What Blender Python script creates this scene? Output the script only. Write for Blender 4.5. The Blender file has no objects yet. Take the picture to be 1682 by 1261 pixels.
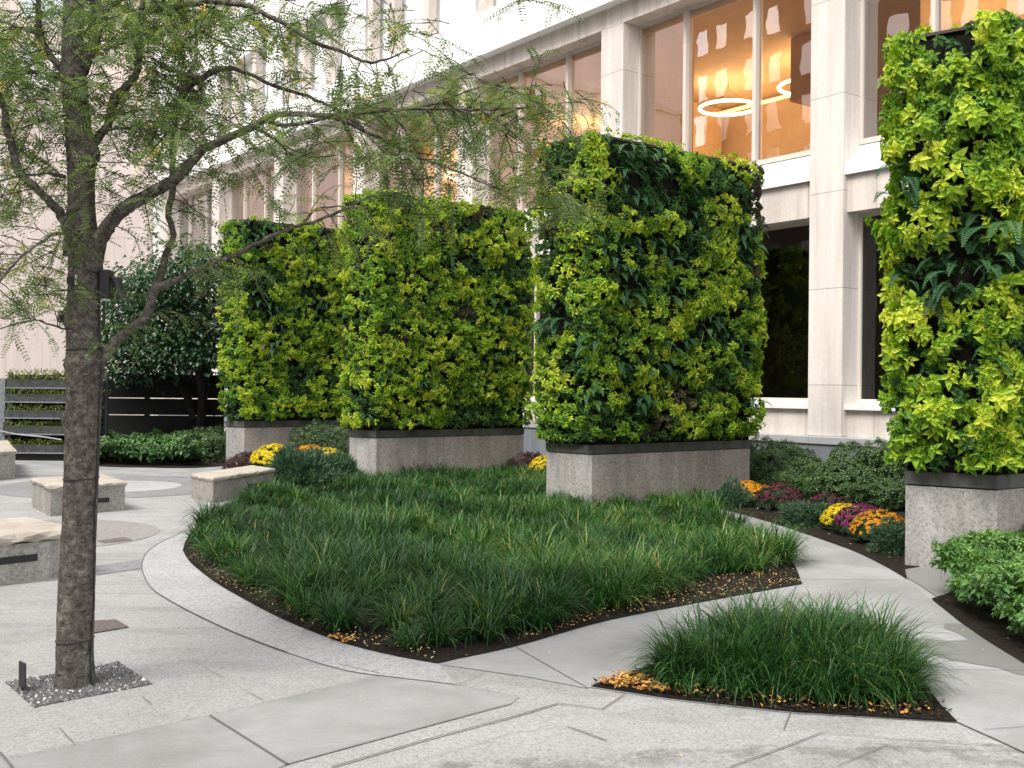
import bpy, math, random
import numpy as np
from mathutils import Matrix, Vector
rng = np.random.default_rng(7); random.seed(7)
S = bpy.context.scene
C = S.collection

# ---------------------------------------------------------------- camera
CF, CP, CR, CA, CH = 1736.1, 3.99e-3, 9.94e-3, .6568, 1.7
_rt = np.array([1, 0, 0.]); FW = np.array([0, math.cos(CP), math.sin(CP)]); _up = np.array([0, -math.sin(CP), math.cos(CP)])
RT, UP = math.cos(CR)*_rt + math.sin(CR)*_up, -math.sin(CR)*_rt + math.cos(CR)*_up
CO = np.array([0, 0, CH])
cam = bpy.data.cameras.new('camera'); co = bpy.data.objects.new('camera', cam); C.objects.link(co)
cam.sensor_width = 36; cam.lens = CF/1682*36; cam.clip_end = 600; cam.clip_start = .05
m = Matrix.Identity(4)
for i in range(3): m[i][0] = RT[i]; m[i][1] = UP[i]; m[i][2] = -FW[i]; m[i][3] = CO[i]
co.matrix_world = m; S.camera = co
# ---------------------------------------------------------------- world, sun, exposure
w = bpy.data.worlds.new('World'); S.world = w; w.use_nodes = True
nt = w.node_tree; nt.nodes.clear()
sky = nt.nodes.new('ShaderNodeTexSky'); sky.sky_type = 'NISHITA'; sky.sun_disc = False
sky.sun_elevation = math.radians(58); sky.sun_rotation = math.radians(215); sky.dust_density = 3; sky.air_density = 1
hs = nt.nodes.new('ShaderNodeHueSaturation'); hs.inputs['Saturation'].default_value = .2
bg = nt.nodes.new('ShaderNodeBackground'); bg.inputs[1].default_value = .15
wo = nt.nodes.new('ShaderNodeOutputWorld')
nt.links.new(sky.outputs[0], hs.inputs['Color']); nt.links.new(hs.outputs[0], bg.inputs[0]); nt.links.new(bg.outputs[0], wo.inputs[0])
sl = bpy.data.lights.new('sun', 'SUN'); sl.energy = 1.5; sl.angle = math.radians(25); sl.color = (1, .95, .87)
so = bpy.data.objects.new('sun', sl); C.objects.link(so)
sdir = Vector((-.62, -.55, 1.3)).normalized()
so.rotation_euler = sdir.to_track_quat('Z', 'Y').to_euler()
S.view_settings.view_transform = 'Standard'; S.view_settings.look = 'None'; S.view_settings.gamma = 1
S.view_settings.exposure = 1.25
S.render.engine = 'CYCLES'
S.cycles.max_bounces = 6; S.cycles.transparent_max_bounces = 12

# ---------------------------------------------------------------- geometry helpers
def ray(x, y): return FW*CF + RT*(x-841) - UP*(y-630.5)
def G(x, y, z=0.):
    r = ray(x, y); p = CO + r*(z-CH)/r[2]; return np.array([p[0], p[1], z])
def AT(x, y, Y):
    r = ray(x, y); return CO + r*Y/r[1]
NV = np.array([math.cos(CA), math.sin(CA), 0]); DV = np.array([-math.sin(CA), math.cos(CA), 0]); FD = 16.88
def wpt(s, n, z): return DV*s + NV*(FD+n) + np.array([0, 0, z])

def tag(o, label=None, cat=None, group=None, kind=None):
    if label: o['label'] = label
    if cat: o['category'] = cat
    if group: o['group'] = group
    if kind: o['kind'] = kind
    return o
def empty(name, loc, label, cat, group=None, rz=0):
    o = bpy.data.objects.new(name, None); C.objects.link(o); o.location = Vector([float(v) for v in loc]); o.rotation_euler = (0, 0, rz)
    return tag(o, label, cat, group)
class MB:
    """collects arrays of verts / faces (quads or tris), with a tint per face and a material slot per face"""
    def __init__(s): s.v = []; s.f = []; s.n = 0; s.t = []; s.m = []
    def add(s, v, f, tint=None, mi=0):
        v = np.asarray(v, float).reshape(-1, 3); f = np.asarray(f, int)
        s.v.append(v); s.f.append(f + s.n); s.n += len(v)
        s.t.append(np.full(len(f), .5) if tint is None else (np.full(len(f), tint) if np.isscalar(tint) else np.asarray(tint, float)))
        s.m.append(np.full(len(f), mi)); return s
    def box(s, lo, hi, mi=0, tint=.5):
        (a, b, c), (d, e, g) = lo, hi
        v = [(a,b,c),(d,b,c),(d,e,c),(a,e,c),(a,b,g),(d,b,g),(d,e,g),(a,e,g)]
        return s.add(v, [(0,3,2,1),(4,5,6,7),(0,1,5,4),(1,2,6,5),(2,3,7,6),(3,0,4,7)], tint, mi)
    def prism(s, poly, z0, z1, mi=0):
        p = [tuple(q[:2]) for q in poly]; k = len(p)
        ar = sum(p[i][0]*p[(i+1) % k][1]-p[(i+1) % k][0]*p[i][1] for i in range(k))
        if ar < 0: p = p[::-1]
        v = [(x, y, z0) for x, y in p] + [(x, y, z1) for x, y in p]
        s.add(v, [(i, (i+1) % k, (i+1) % k+k, i+k) for i in range(k)], None, mi)
        s.poly([v[k+i] for i in range(k)], mi); return s
    def poly(s, pts, mi=0):
        s.polys = getattr(s, 'polys', []); s.polys.append((np.asarray(pts, float), mi)); return s
    def tube(s, pts, rad, seg=8, tint=.5, mi=0, cap=True, noise=0):
        pts = np.asarray(pts, float); n = len(pts); rad = np.broadcast_to(rad, n).astype(float)
        t = np.gradient(pts, axis=0); t /= np.linalg.norm(t, axis=1)[:, None]+1e-9
        a = np.array([0, 0, 1.]) if abs(t[0][2]) < .9 else np.array([1., 0, 0])
        u = np.cross(a, t[0]); u /= np.linalg.norm(u); V = []
        for i in range(n):
            u = u - t[i]*(u@t[i]); u /= np.linalg.norm(u)+1e-9; b = np.cross(t[i], u)
            an = np.arange(seg)*2*math.pi/seg
            rr = rad[i]*(1+noise*rng.normal(size=seg))
            V.append(pts[i] + (np.cos(an)*rr)[:, None]*u + (np.sin(an)*rr)[:, None]*b)
        V = np.concatenate(V)
        F = [(i*seg+j, i*seg+(j+1) % seg, (i+1)*seg+(j+1) % seg, (i+1)*seg+j) for i in range(n-1) for j in range(seg)]
        s.add(V, F, tint, mi)
        if cap: s.poly(V[-seg:], mi); s.poly(V[:seg][::-1], mi)
        return s
    def build(s, name, mats, parent=None, smooth=False):
        mats = mats if isinstance(mats, (list, tuple)) else [mats]
        V = list(s.v); loops = []; sizes = []; tint = []; mi = []
        for f, t, mm in zip(s.f, s.t, s.m):
            if len(f) == 0: continue
            loops.append(f.reshape(-1)); sizes.append(np.full(len(f), f.shape[1])); tint.append(t); mi.append(mm)
        n = s.n
        for p, k in getattr(s, 'polys', []):
            V.append(p); loops.append(np.arange(n, n+len(p))); n += len(p); sizes.append([len(p)]); tint.append([.5]); mi.append([k])
        V = np.concatenate(V); loops = np.concatenate(loops); sizes = np.concatenate(sizes); tint = np.concatenate(tint); mi = np.concatenate(mi)
        me = bpy.data.meshes.new(name); me.vertices.add(len(V)); me.vertices.foreach_set('co', V.astype(np.float32).reshape(-1))
        me.loops.add(len(loops)); me.loops.foreach_set('vertex_index', loops.astype(np.int32))
        me.polygons.add(len(sizes)); st = np.concatenate([[0], np.cumsum(sizes)[:-1]])
        me.polygons.foreach_set('loop_start', st.astype(np.int32)); me.polygons.foreach_set('loop_total', sizes.astype(np.int32))
        me.polygons.foreach_set('material_index', mi.astype(np.int32))
        me.polygons.foreach_set('use_smooth', np.full(len(sizes), bool(smooth)))
        at = me.attributes.new('tint', 'FLOAT', 'FACE'); at.data.foreach_set('value', tint.astype(np.float32))
        me.update(calc_edges=True); me.validate()
        for k in mats: me.materials.append(k)
        o = bpy.data.objects.new(name, me); C.objects.link(o)
        if parent is not None: o.parent = parent
        return o
def rel(o, root):
    """parent o to root keeping its world-space vertex data in place"""
    o.parent = root; o.matrix_parent_inverse = Matrix.LocRotScale(root.location, root.rotation_euler, root.scale).inverted(); return o
def bevel(o, wd=.01, seg=2):
    b = o.modifiers.new('bevel', 'BEVEL'); b.width = wd; b.segments = seg; b.limit_method = 'ANGLE'; return o
def unit(a): return a/(np.linalg.norm(a, axis=-1, keepdims=True)+1e-9)
def spline(P, k=6):
    P = np.asarray(P, float); Q = np.vstack([2*P[0]-P[1], P, 2*P[-1]-P[-2]]); out = []
    for i in range(1, len(Q)-2):
        for t in np.arange(k)/k:
            a, b, c, d = Q[i-1], Q[i], Q[i+1], Q[i+2]
            out.append(.5*((2*b)+(c-a)*t+(2*a-5*b+4*c-d)*t*t+(3*b-a-3*c+d)*t**3))
    out.append(Q[-2]); return np.array(out)
def inside(pts, poly):
    x, y = pts[:, 0], pts[:, 1]; r = np.zeros(len(pts), bool); P = np.asarray(poly); j = len(P)-1
    for i in range(len(P)):
        xi, yi, xj, yj = P[i][0], P[i][1], P[j][0], P[j][1]
        c = ((yi > y) != (yj > y)) & (x < (xj-xi)*(y-yi)/((yj-yi) or 1e-12)+xi); r ^= c; j = i
    return r
def sample(poly, n):
    P = np.asarray(poly)[:, :2]; lo, hi = P.min(0), P.max(0); out = np.zeros((0, 2))
    while len(out) < n:
        q = lo + rng.random((n, 2))*(hi-lo); out = np.vstack([out, q[inside(q, P)]])
    return out[:n]
def area(poly):
    P = np.asarray(poly); x, y = P[:, 0], P[:, 1]; return abs(np.sum(x*np.roll(y, -1)-y*np.roll(x, -1)))/2

def leaves(mb, b, t, n, L, W, tint, curl=.15, fold=.25, mi=0):
    """b base, t direction, n leaf normal (all Nx3); pointed folded leaf, two quads each side"""
    b, t, n = map(np.asarray, (b, unit(t), n)); N = len(b); n = unit(n - t*np.sum(n*t, 1)[:, None]); s_ = np.cross(t, n)
    L = np.broadcast_to(L, N)[:, None]; W = np.broadcast_to(W, N)[:, None]
    A = b + t*L*.28 + n*L*.06; Bm = b + t*L*.62 + n*L*.03
    l1 = A + s_*W*.5 + n*W*fold; r1 = A - s_*W*.5 + n*W*fold
    l2 = Bm + s_*W*.36 + n*W*fold*.5 - n*L*curl*.3; r2 = Bm - s_*W*.36 + n*W*fold*.5 - n*L*curl*.3
    tip = b + t*L - n*L*curl; mid = b + t*L*.5
    V = np.stack([b, l1, l2, tip, r2, r1, mid], 1).reshape(-1, 3)
    k = np.arange(N)[:, None]*7
    F = np.concatenate([k+np.array([0, 6, 2, 1]), k+np.array([6, 3, 2, 2])[[0, 1, 2, 2]]], 0)[:N]
    Q = np.concatenate([k+[0, 6, 2, 1], k+[0, 5, 4, 6]]); T = np.concatenate([k+[6, 3, 2], k+[6, 4, 3]])
    mb.v.append(V); mb.f.append(Q+mb.n); mb.t.append(np.concatenate([tint, tint])); mb.m.append(np.full(2*N, mi))
    mb.f.append(T+mb.n); mb.t.append(np.concatenate([tint, tint])); mb.m.append(np.full(2*N, mi)); mb.n += len(V)
def diamonds(mb, b, t, n, L, W, tint, mi=0):
    """single-quad leaflets"""
    t = unit(t); n = unit(n - t*np.sum(n*t, 1)[:, None]); s_ = np.cross(t, n); N = len(b)
    L = np.broadcast_to(L, N)[:, None]; W = np.broadcast_to(W, N)[:, None]
    V = np.stack([b, b+t*L*.45+s_*W*.5, b+t*L, b+t*L*.45-s_*W*.5], 1).reshape(-1, 3)
    mb.add(V, np.arange(N)[:, None]*4+[0, 3, 2, 1], np.broadcast_to(tint, N), mi)
def rosettes(mb, c, N, L, tint, k=7, up=.35, mi=0, wr=.62):
    """whorled shoots of pointed leaves facing outwards"""
    M = len(c); ax = unit(N + np.array([0, 0, up]) + rng.normal(0, .28, (M, 3)))
    a = unit(np.cross(ax, np.array([.3, .2, 1.])+rng.normal(0, .2, (M, 3)))); b2 = np.cross(ax, a)
    L = np.broadcast_to(L, M)
    for ring, (kk, el, sc) in enumerate(((k, -.05, 1.), (max(3, k-2), .55, .62), (3, 1.05, .36))):
        ph0 = rng.random(M)*6.28
        for j in range(kk):
            ph = ph0 + j*2*math.pi/kk + rng.normal(0, .18, M); e = el + rng.normal(0, .2, M)
            r = a*np.cos(ph)[:, None]+b2*np.sin(ph)[:, None]
            t = r*np.cos(e)[:, None]+ax*np.sin(e)[:, None]; t = t + np.array([0, 0, -.18])
            n = ax*np.cos(e)[:, None]-r*np.sin(e)[:, None]
            l = L*sc*rng.uniform(.75, 1.15, M)
            leaves(mb, c + t*.008 + ax*(ring*.012), t, n, l, l*wr, np.clip(tint+rng.normal(0, .09, M)+ring*.08, 0, 1), curl=.22)
def fronds(mb, c, D, L, tint, pairs=12, mi=0, droop=.7, wid=.2):
    M = len(c); D = unit(D); L = np.broadcast_to(L, M)[:, None]
    sd = unit(np.cross(D, np.array([0, 0, 1.])+rng.normal(0, .25, (M, 3)))); P = []
    for i in range(pairs+1):
        u = i/pairs; P.append(c + D*L*u*(1-.25*u) + np.array([0, 0, -1.])*L*droop*u*u*.8)
    for i in range(1, pairs+1):
        u = i/pairs; t = unit(P[i]-P[i-1]); nn = np.cross(sd, t); wl = (L[:, 0]*wid*(1.15-u)*min(1, .45+u*2.2))
        for sg in (-1, 1):
            tt = sd*sg + t*.45 + np.array([0, 0, -.15])
            diamonds(mb, P[i-1]*.4+P[i]*.6, tt, nn, wl, L[:, 0]/pairs*.85, np.clip(tint+rng.normal(0, .06, M), 0, 1), mi)
    for i in range(1, pairs+1):
        q = sd*.002
        V = np.stack([P[i-1]-q, P[i]-q, P[i]+q, P[i-1]+q], 1).reshape(-1, 3); mb.add(V, np.arange(M)[:, None]*4+[0, 1, 2, 3], tint*.6, mi)

# ---------------------------------------------------------------- materials
def mat(name, rough=.8, spec=.3):
    k = bpy.data.materials.new(name); k.use_nodes = True; n = k.node_tree.nodes; b = n['Principled BSDF']
    b.inputs['Roughness'].default_value = rough; b.inputs['Specular IOR Level'].default_value = spec
    return k, k.node_tree, b
def nd(t, ty, **kw):
    n = t.nodes.new(ty)
    for a, v in kw.items(): setattr(n, a, v)
    return n
def ramp(t, fac, stops):
    r = nd(t, 'ShaderNodeValToRGB'); e = r.color_ramp.elements
    while len(e) < len(stops): e.new(.5)
    for q, (p, c) in zip(e, stops): q.position = p; q.color = (*c, 1)
    t.links.new(fac, r.inputs[0]); return r.outputs[0]
def tc(t, out='Object', scale=None, rot=None):
    c = nd(t, 'ShaderNodeTexCoord'); o = c.outputs[out]
    if scale or rot:
        mp = nd(t, 'ShaderNodeMapping'); t.links.new(o, mp.inputs[0]); o = mp.outputs[0]
        if scale: mp.inputs['Scale'].default_value = scale
        if rot: mp.inputs['Rotation'].default_value = rot
    return o
def noise(t, v, sc, det=4, ro=.5, dist=0):
    n = nd(t, 'ShaderNodeTexNoise'); n.inputs['Scale'].default_value = sc; n.inputs['Detail'].default_value = det
    n.inputs['Roughness'].default_value = ro; n.inputs['Distortion'].default_value = dist
    t.links.new(v, n.inputs['Vector']); return n.outputs['Fac']
def mixc(t, a, b, f, mode='MIX'):
    x = nd(t, 'ShaderNodeMix', data_type='RGBA', blend_type=mode)
    for i, v in ((0, f), (6, a), (7, b)):
        if isinstance(v, (int, float)): x.inputs[i].default_value = v
        elif isinstance(v, tuple): x.inputs[i].default_value = (*v, 1)
        else: t.links.new(v, x.inputs[i])
    return x.outputs[2]
def bump(t, b, h, st=.3, d=.01):
    n = nd(t, 'ShaderNodeBump'); n.inputs['Strength'].default_value = st; n.inputs['Distance'].default_value = d
    t.links.new(h, n.inputs['Height']); t.links.new(n.outputs[0], b.inputs['Normal'])
def leafmat(name, stops, trans=.3, rough=.45, spec=.35, tc_mul=1.5):
    k, t, b = mat(name, rough, spec)
    a = nd(t, 'ShaderNodeAttribute', attribute_name='tint')
    c = ramp(t, a.outputs['Fac'], stops)
    c = mixc(t, c, ramp(t, noise(t, tc(t), 35, 2), [(.3, (.7, .75, .6)), (.7, (1.2, 1.15, 1.1))]), .6, 'MULTIPLY')
    t.links.new(c, b.inputs['Base Color'])
    tr = nd(t, 'ShaderNodeBsdfTranslucent'); t.links.new(mixc(t, c, (1.1, 1.25, .5), 1., 'MULTIPLY'), tr.inputs[0])
    mx = nd(t, 'ShaderNodeMixShader'); mx.inputs[0].default_value = trans
    t.links.new(b.outputs[0], mx.inputs[1]); t.links.new(tr.outputs[0], mx.inputs[2]); t.links.new(mx.outputs[0], t.nodes['Material Output'].inputs[0])
    return k
def speckle(name, base, dark, light, sc=140, rough=.75, wet=None, big=.25, bmp=.25):
    """granite / exposed aggregate"""
    k, t, b = mat(name, rough); v = tc(t)
    c = ramp(t, noise(t, v, sc, 3, .75), [(.32, dark), (.46, base), (.6, base), (.74, light)])
    vo = nd(t, 'ShaderNodeTexVoronoi'); vo.inputs['Scale'].default_value = sc*.55; t.links.new(v, vo.inputs['Vector'])
    c = mixc(t, c, ramp(t, vo.outputs['Color'], [(.1, (.6, .6, .6)), (.5, (1, 1, 1)), (.95, (1.25, 1.22, 1.2))]), .7, 'MULTIPLY')
    c = mixc(t, c, ramp(t, noise(t, v, .9, 5, .6), [(.35, (.88, .87, .855)), (.65, (1.07, 1.07, 1.07))]), big*3 if big*3 < 1 else 1., 'MULTIPLY')
    t.links.new(c, b.inputs['Base Color']); bump(t, b, noise(t, v, sc, 2), bmp, .004)
    return k, t, b, c
M = {}
# paving granite with damp arcs and grime
k, t, b, c = speckle('granite_paving', (.305, .306, .303), (.17, .171, .17), (.45, .45, .447), 170)
v = tc(t)
st = ramp(t, noise(t, tc(t, scale=(.55, 1.3, 1), rot=(0, 0, .25)), 1.5, 6, .62, 1.2), [(.50, (1, 1, 1)), (.60, (.84, .83, .81))])
c2 = mixc(t, c, st, .8, 'MULTIPLY')
# concentric damp rings of the round paving in front of the camera
sep = nd(t, 'ShaderNodeVectorMath', operation='DISTANCE'); t.links.new(v, sep.inputs[0]); sep.inputs[1].default_value = (1.9, -3.2, 0)
wv = nd(t, 'ShaderNodeMath', operation='ADD'); t.links.new(sep.outputs['Value'], wv.inputs[0])
nn = nd(t, 'ShaderNodeMath', operation='MULTIPLY'); t.links.new(noise(t, v, 2.2, 5, .7), nn.inputs[0]); nn.inputs[1].default_value = .35; t.links.new(nn.outputs[0], wv.inputs[1])
ms = nd(t, 'ShaderNodeMapRange'); t.links.new(wv.outputs[0], ms.inputs[0]); ms.inputs[1].default_value = 8.0; ms.inputs[2].default_value = 8.7
ring = ramp(t, ms.outputs[0], [(.0, (.62, .61, .59)), (.22, (.95, .95, .95)), (.40, (.64, .63, .61)), (.62, (.58, .57, .55)), (.70, (1, 1, 1))])
spot = ramp(t, noise(t, v, 5, 6, .7), [(.4, (0, 0, 0)), (.58, (1, 1, 1))])
c2 = mixc(t, c2, mixc(t, c2, ring, 1., 'MULTIPLY'), spot)
t.links.new(c2, b.inputs['Base Color']); M['granite'] = k
k, t, b, c = speckle('granite_curb', (.34, .34, .345), (.2, .2, .205), (.5, .5, .51), 110); M['curb'] = k
k, t, b, c = speckle('brown_paving', (.24, .23, .22), (.16, .153, .147), (.33, .32, .31), 90); M['brownpave'] = k
k, t, b, c = speckle('grey_paving', (.20, .203, .207), (.14, .14, .145), (.28, .28, .28), 90); M['greypave'] = k
# broomed concrete
k, t, b = mat('broomed_concrete', .85); v = tc(t)
c = ramp(t, noise(t, tc(t, scale=(1, 30, 1), rot=(0, 0, -.35)), 6, 3), [(.3, (.245, .247, .244)), (.7, (.292, .293, .289))])
c = mixc(t, c, ramp(t, noise(t, v, 1.1, 5, .6, .5), [(.38, (.76, .755, .74)), (.62, (1.06, 1.06, 1.06))]), .95, 'MULTIPLY')
c = mixc(t, c, ramp(t, noise(t, v, 160, 2, .6), [(.35, (.85, .85, .85)), (.65, (1.1, 1.1, 1.1))]), .7, 'MULTIPLY')
t.links.new(c, b.inputs['Base Color']); bump(t, b, noise(t, tc(t, scale=(1, 30, 1), rot=(0, 0, -.35)), 9, 3), .2, .003); M['concrete'] = k
k, t, b = mat('wet_concrete', .35, .5); v = tc(t)
t.links.new(ramp(t, noise(t, v, 60, 4), [(.3, (.165, .165, .158)), (.7, (.205, .205, .198))]), b.inputs['Base Color']); M['wet'] = k
k, t, b = mat('joint', .9); b.inputs['Base Color'].default_value = (.12, .118, .115, 1); M['joint'] = k
k, t, b = mat('mulch', .95, .15); v = tc(t)
t.links.new(ramp(t, noise(t, v, 45, 6, .75), [(.3, (.006, .005, .004)), (.55, (.022, .017, .013)), (.8, (.06, .045, .035))]), b.inputs['Base Color'])
bump(t, b, noise(t, v, 40, 6, .7), 1., .03); M['mulch'] = k
k, t, b = mat('chips', .9, .2); a = nd(t, 'ShaderNodeAttribute', attribute_name='tint')
t.links.new(ramp(t, a.outputs['Fac'], [(0, (.012, .009, .007)), (.8, (.045, .032, .024)), (1, (.12, .09, .07))]), b.inputs['Base Color']); M['chips'] = k
k, t, b = mat('fallen_leaf', .6, .3); a = nd(t, 'ShaderNodeAttribute', attribute_name='tint')
t.links.new(ramp(t, a.outputs['Fac'], [(0, (.10, .05, .025)), (.35, (.45, .19, .03)), (.65, (.55, .36, .09)), (1, (.50, .43, .28))]), b.inputs['Base Color']); M['fallen'] = k
k, t, b = mat('gravel', .85, .3); a = nd(t, 'ShaderNodeAttribute', attribute_name='tint')
t.links.new(ramp(t, a.outputs['Fac'], [(0, (.07, .068, .07)), (.5, (.17, .165, .165)), (.85, (.3, .29, .28)), (.9, (.55, .5, .45)), (1, (.7, .68, .64))]), b.inputs['Base Color']); M['gravel'] = k
# planter aggregate
def planter_mat(name, a_, d_, l_):
    k, t, b, c = speckle(name, a_, d_, l_, 75, .85, big=.2, bmp=.5)
    g = noise(t, tc(t, scale=(3, 3, .35)), 1.6, 4, .6)
    c = mixc(t, c, ramp(t, g, [(.35, (.74, .70, .66)), (.65, (1.08, 1.08, 1.08))]), .8, 'MULTIPLY'); t.links.new(c, b.inputs['Base Color']); return k
M['aggregate'] = planter_mat('exposed_aggregate', (.36, .328, .305), (.19, .172, .16), (.55, .52, .49))
M['endcast'] = planter_mat('grey_end_cast', (.34, .335, .325), (.23, .225, .22), (.45, .445, .44))
k, t, b = mat('steel_band', .55, .4); v = tc(t)
t.links.new(ramp(t, noise(t, tc(t, scale=(1.5, 1.5, .3)), 3, 4), [(.35, (.055, .057, .052)), (.65, (.11, .112, .10))]), b.inputs['Base Color']); b.inputs['Metallic'].default_value = .3; M['band'] = k
k, t, b = mat('dark_metal', .5, .4); b.inputs['Base Color'].default_value = (.018, .018, .02, 1); M['black'] = k
k, t, b = mat('dark_backing', .95, .1); v = tc(t); t.links.new(ramp(t, noise(t, v, 25, 5), [(.3, (.004, .005, .004)), (.7, (.018, .017, .013))]), b.inputs['Base Color']); M['backing'] = k
k, t, b = mat('rust_cap', .7, .3); b.inputs['Base Color'].default_value = (.06, .045, .04, 1); M['cap'] = k
# bench stone
k, t, b = mat('bench_cap_stone', .8); v = tc(t)
c = ramp(t, noise(t, v, 3.5, 6, .6, .4), [(.3, (.31, .26, .2)), (.5, (.37, .335, .285)), (.7, (.42, .40, .36))])
t.links.new(mixc(t, c, ramp(t, noise(t, v, 40, 3), [(.3, (.85, .83, .8)), (.7, (1.05, 1.05, 1.05))]), .8, 'MULTIPLY'), b.inputs['Base Color']); bump(t, b, noise(t, v, 14, 5), .5, .02); M['capstone'] = k
M['benchbase'] = planter_mat('bench_granite', (.33, .32, .30), (.18, .17, .16), (.50, .49, .47))
# limestone with joints in object space (x, z)
def stone(name, c1, c2, bw, bh, stain=.5, joint=(.28, .25, .23), off=.0, ms=.006):
    k, t, b = mat(name, .8, .25); v = tc(t); sx = nd(t, 'ShaderNodeSeparateXYZ'); t.links.new(v, sx.inputs[0])
    ad = nd(t, 'ShaderNodeMath', operation='ADD'); t.links.new(sx.outputs[0], ad.inputs[0]); t.links.new(sx.outputs[1], ad.inputs[1])
    cx = nd(t, 'ShaderNodeCombineXYZ'); t.links.new(ad.outputs[0], cx.inputs[0]); t.links.new(sx.outputs[2], cx.inputs[1])
    br = nd(t, 'ShaderNodeTexBrick'); t.links.new(cx.outputs[0], br.inputs['Vector']); br.offset = off
    br.inputs['Scale'].default_value = 1; br.inputs['Brick Width'].default_value = bw; br.inputs['Row Height'].default_value = bh
    br.inputs['Mortar Size'].default_value = ms; br.inputs['Mortar Smooth'].default_value = .1
    br.inputs['Color1'].default_value = (*c1, 1); br.inputs['Color2'].default_value = (*c2, 1); br.inputs['Mortar'].default_value = (*joint, 1)
    c = mixc(t, br.outputs['Color'], ramp(t, noise(t, tc(t, scale=(1.5, 1.5, .12)), 2.5, 5, .6), [(.35, (.70, .67, .64)), (.58, (1.03, 1.03, 1.03))]), stain, 'MULTIPLY')
    c = mixc(t, c, ramp(t, noise(t, v, 12, 5, .6), [(.35, (.93, .92, .91)), (.65, (1.03, 1.03, 1.03))]), .8, 'MULTIPLY')
    t.links.new(c, b.inputs['Base Color']); bump(t, b, noise(t, v, 60, 3), .1, .003); return k
M['lime'] = stone('limestone_panels', (.71, .66, .615), (.65, .60, .56), 6.0, 1.82, .5)
M['limeband'] = stone('limestone_band', (.66, .605, .555), (.63, .575, .53), 1.49, 30, .7)
M['white'] = stone('white_stone', (.88, .875, .87), (.86, .855, .85), 2.985, 40, .15, (.6, .59, .58))
M['annex'] = stone('pink_stone', (.82, .72, .67), (.79, .69, .645), 1.5, 4.2, .3, (.45, .4, .38))
M['plinth'] = stone('blue_granite', (.20, .225, .25), (.18, .205, .23), 1.8, 40, .6, (.1, .1, .11))
M['ledge'] = stone('ledge_granite', (.40, .41, .42), (.37, .38, .39), 1.8, 40, .4, (.25, .25, .25))
M['brick'] = stone('brown_brick', (.17, .12, .085), (.14, .10, .07), .3, .1, .5, (.25, .2, .16), .5, .01)
k, t, b = mat('white_metal', .45, .5); b.inputs['Base Color'].default_value = (.78, .78, .78, 1); M['sill'] = k
k, t, b = mat('mullion_metal', .4, .5); b.inputs['Base Color'].default_value = (.62, .56, .50, 1); M['mull'] = k
k, t, b = mat('fin_stone', .8, .2); v = tc(t); t.links.new(ramp(t, noise(t, v, 6, 4), [(.3, (.56, .49, .44)), (.7, (.64, .57, .52))]), b.inputs['Base Color']); M['fin'] = k
def glass(name, tint, refl, rough=.0, wob=.02):
    k = bpy.data.materials.new(name); k.use_nodes = True; t = k.node_tree; t.nodes.clear()
    o = nd(t, 'ShaderNodeOutputMaterial'); tr = nd(t, 'ShaderNodeBsdfTransparent'); tr.inputs[0].default_value = (*tint, 1)
    gl = nd(t, 'ShaderNodeBsdfGlossy'); gl.inputs['Roughness'].default_value = rough; gl.inputs['Color'].default_value = (1, 1, 1, 1)
    bp = nd(t, 'ShaderNodeBump'); bp.inputs['Strength'].default_value = wob; bp.inputs['Distance'].default_value = .2
    t.links.new(noise(t, tc(t), .9, 2), bp.inputs['Height']); t.links.new(bp.outputs[0], gl.inputs['Normal'])
    fr = nd(t, 'ShaderNodeFresnel'); fr.inputs[0].default_value = 1.5
    ad = nd(t, 'ShaderNodeMath', operation='ADD', use_clamp=True); ad.inputs[1].default_value = refl; t.links.new(fr.outputs[0], ad.inputs[0])
    mx = nd(t, 'ShaderNodeMixShader'); t.links.new(ad.outputs[0], mx.inputs[0]); t.links.new(tr.outputs[0], mx.inputs[1]); t.links.new(gl.outputs[0], mx.inputs[2]); t.links.new(mx.outputs[0], o.inputs[0]); return k
M['glass'] = glass('window_glass', (.82, .73, .60), .32)
M['darkglass'] = glass('dark_glass', (.4, .38, .35), .02, .015, .004)
M['mirror'] = glass('sky_glass', (.7, .7, .7), .75)
def emis(name, col, st):
    k = bpy.data.materials.new(name); k.use_nodes = True; t = k.node_tree; b = t.nodes['Principled BSDF']
    b.inputs['Emission Color'].default_value = (*col, 1); b.inputs['Emission Strength'].default_value = st; b.inputs['Base Color'].default_value = (.8, .7, .5, 1); return k
M['ringlight'] = emis('ring_tube', (1, .80, .50), 9)
M['cove'] = emis('cove_light', (1, .66, .25), 2)
def plain(name, c, rough=.8, var=.15, sc=8):
    k, t, b = mat(name, rough); v = tc(t)
    t.links.new(ramp(t, noise(t, v, sc, 5, .6), [(.3, tuple(x*(1-var) for x in c)), (.7, tuple(x*(1+var) for x in c))]), b.inputs['Base Color']); bump(t, b, noise(t, v, sc*4, 3), .1, .004); return k
M['tan'] = plain('tan_ceiling', (.62, .44, .26), .7, .08, 1.5)
M['tanwall'] = plain('tan_wall', (.46, .32, .20), .7, .12, 1.2)
M['darkroom'] = plain('dark_room', (.16, .145, .12))
M['furn'] = plain('dark_furniture', (.05, .05, .055))
M['paper'] = plain('white_pillow', (.6, .6, .62))
M['rack'] = plain('weathered_rack', (.06, .06, .063), .8, .4, 10)
M['wrap'] = plain('plastic_wrap', (.2, .21, .215), .35, .3, 14)
M['slat'] = plain('black_slats', (.012, .012, .012))
M['rail'] = plain('rail_metal', (.6, .62, .63), .4)
M['soil'] = plain('soil', (.03, .025, .02))
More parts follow.
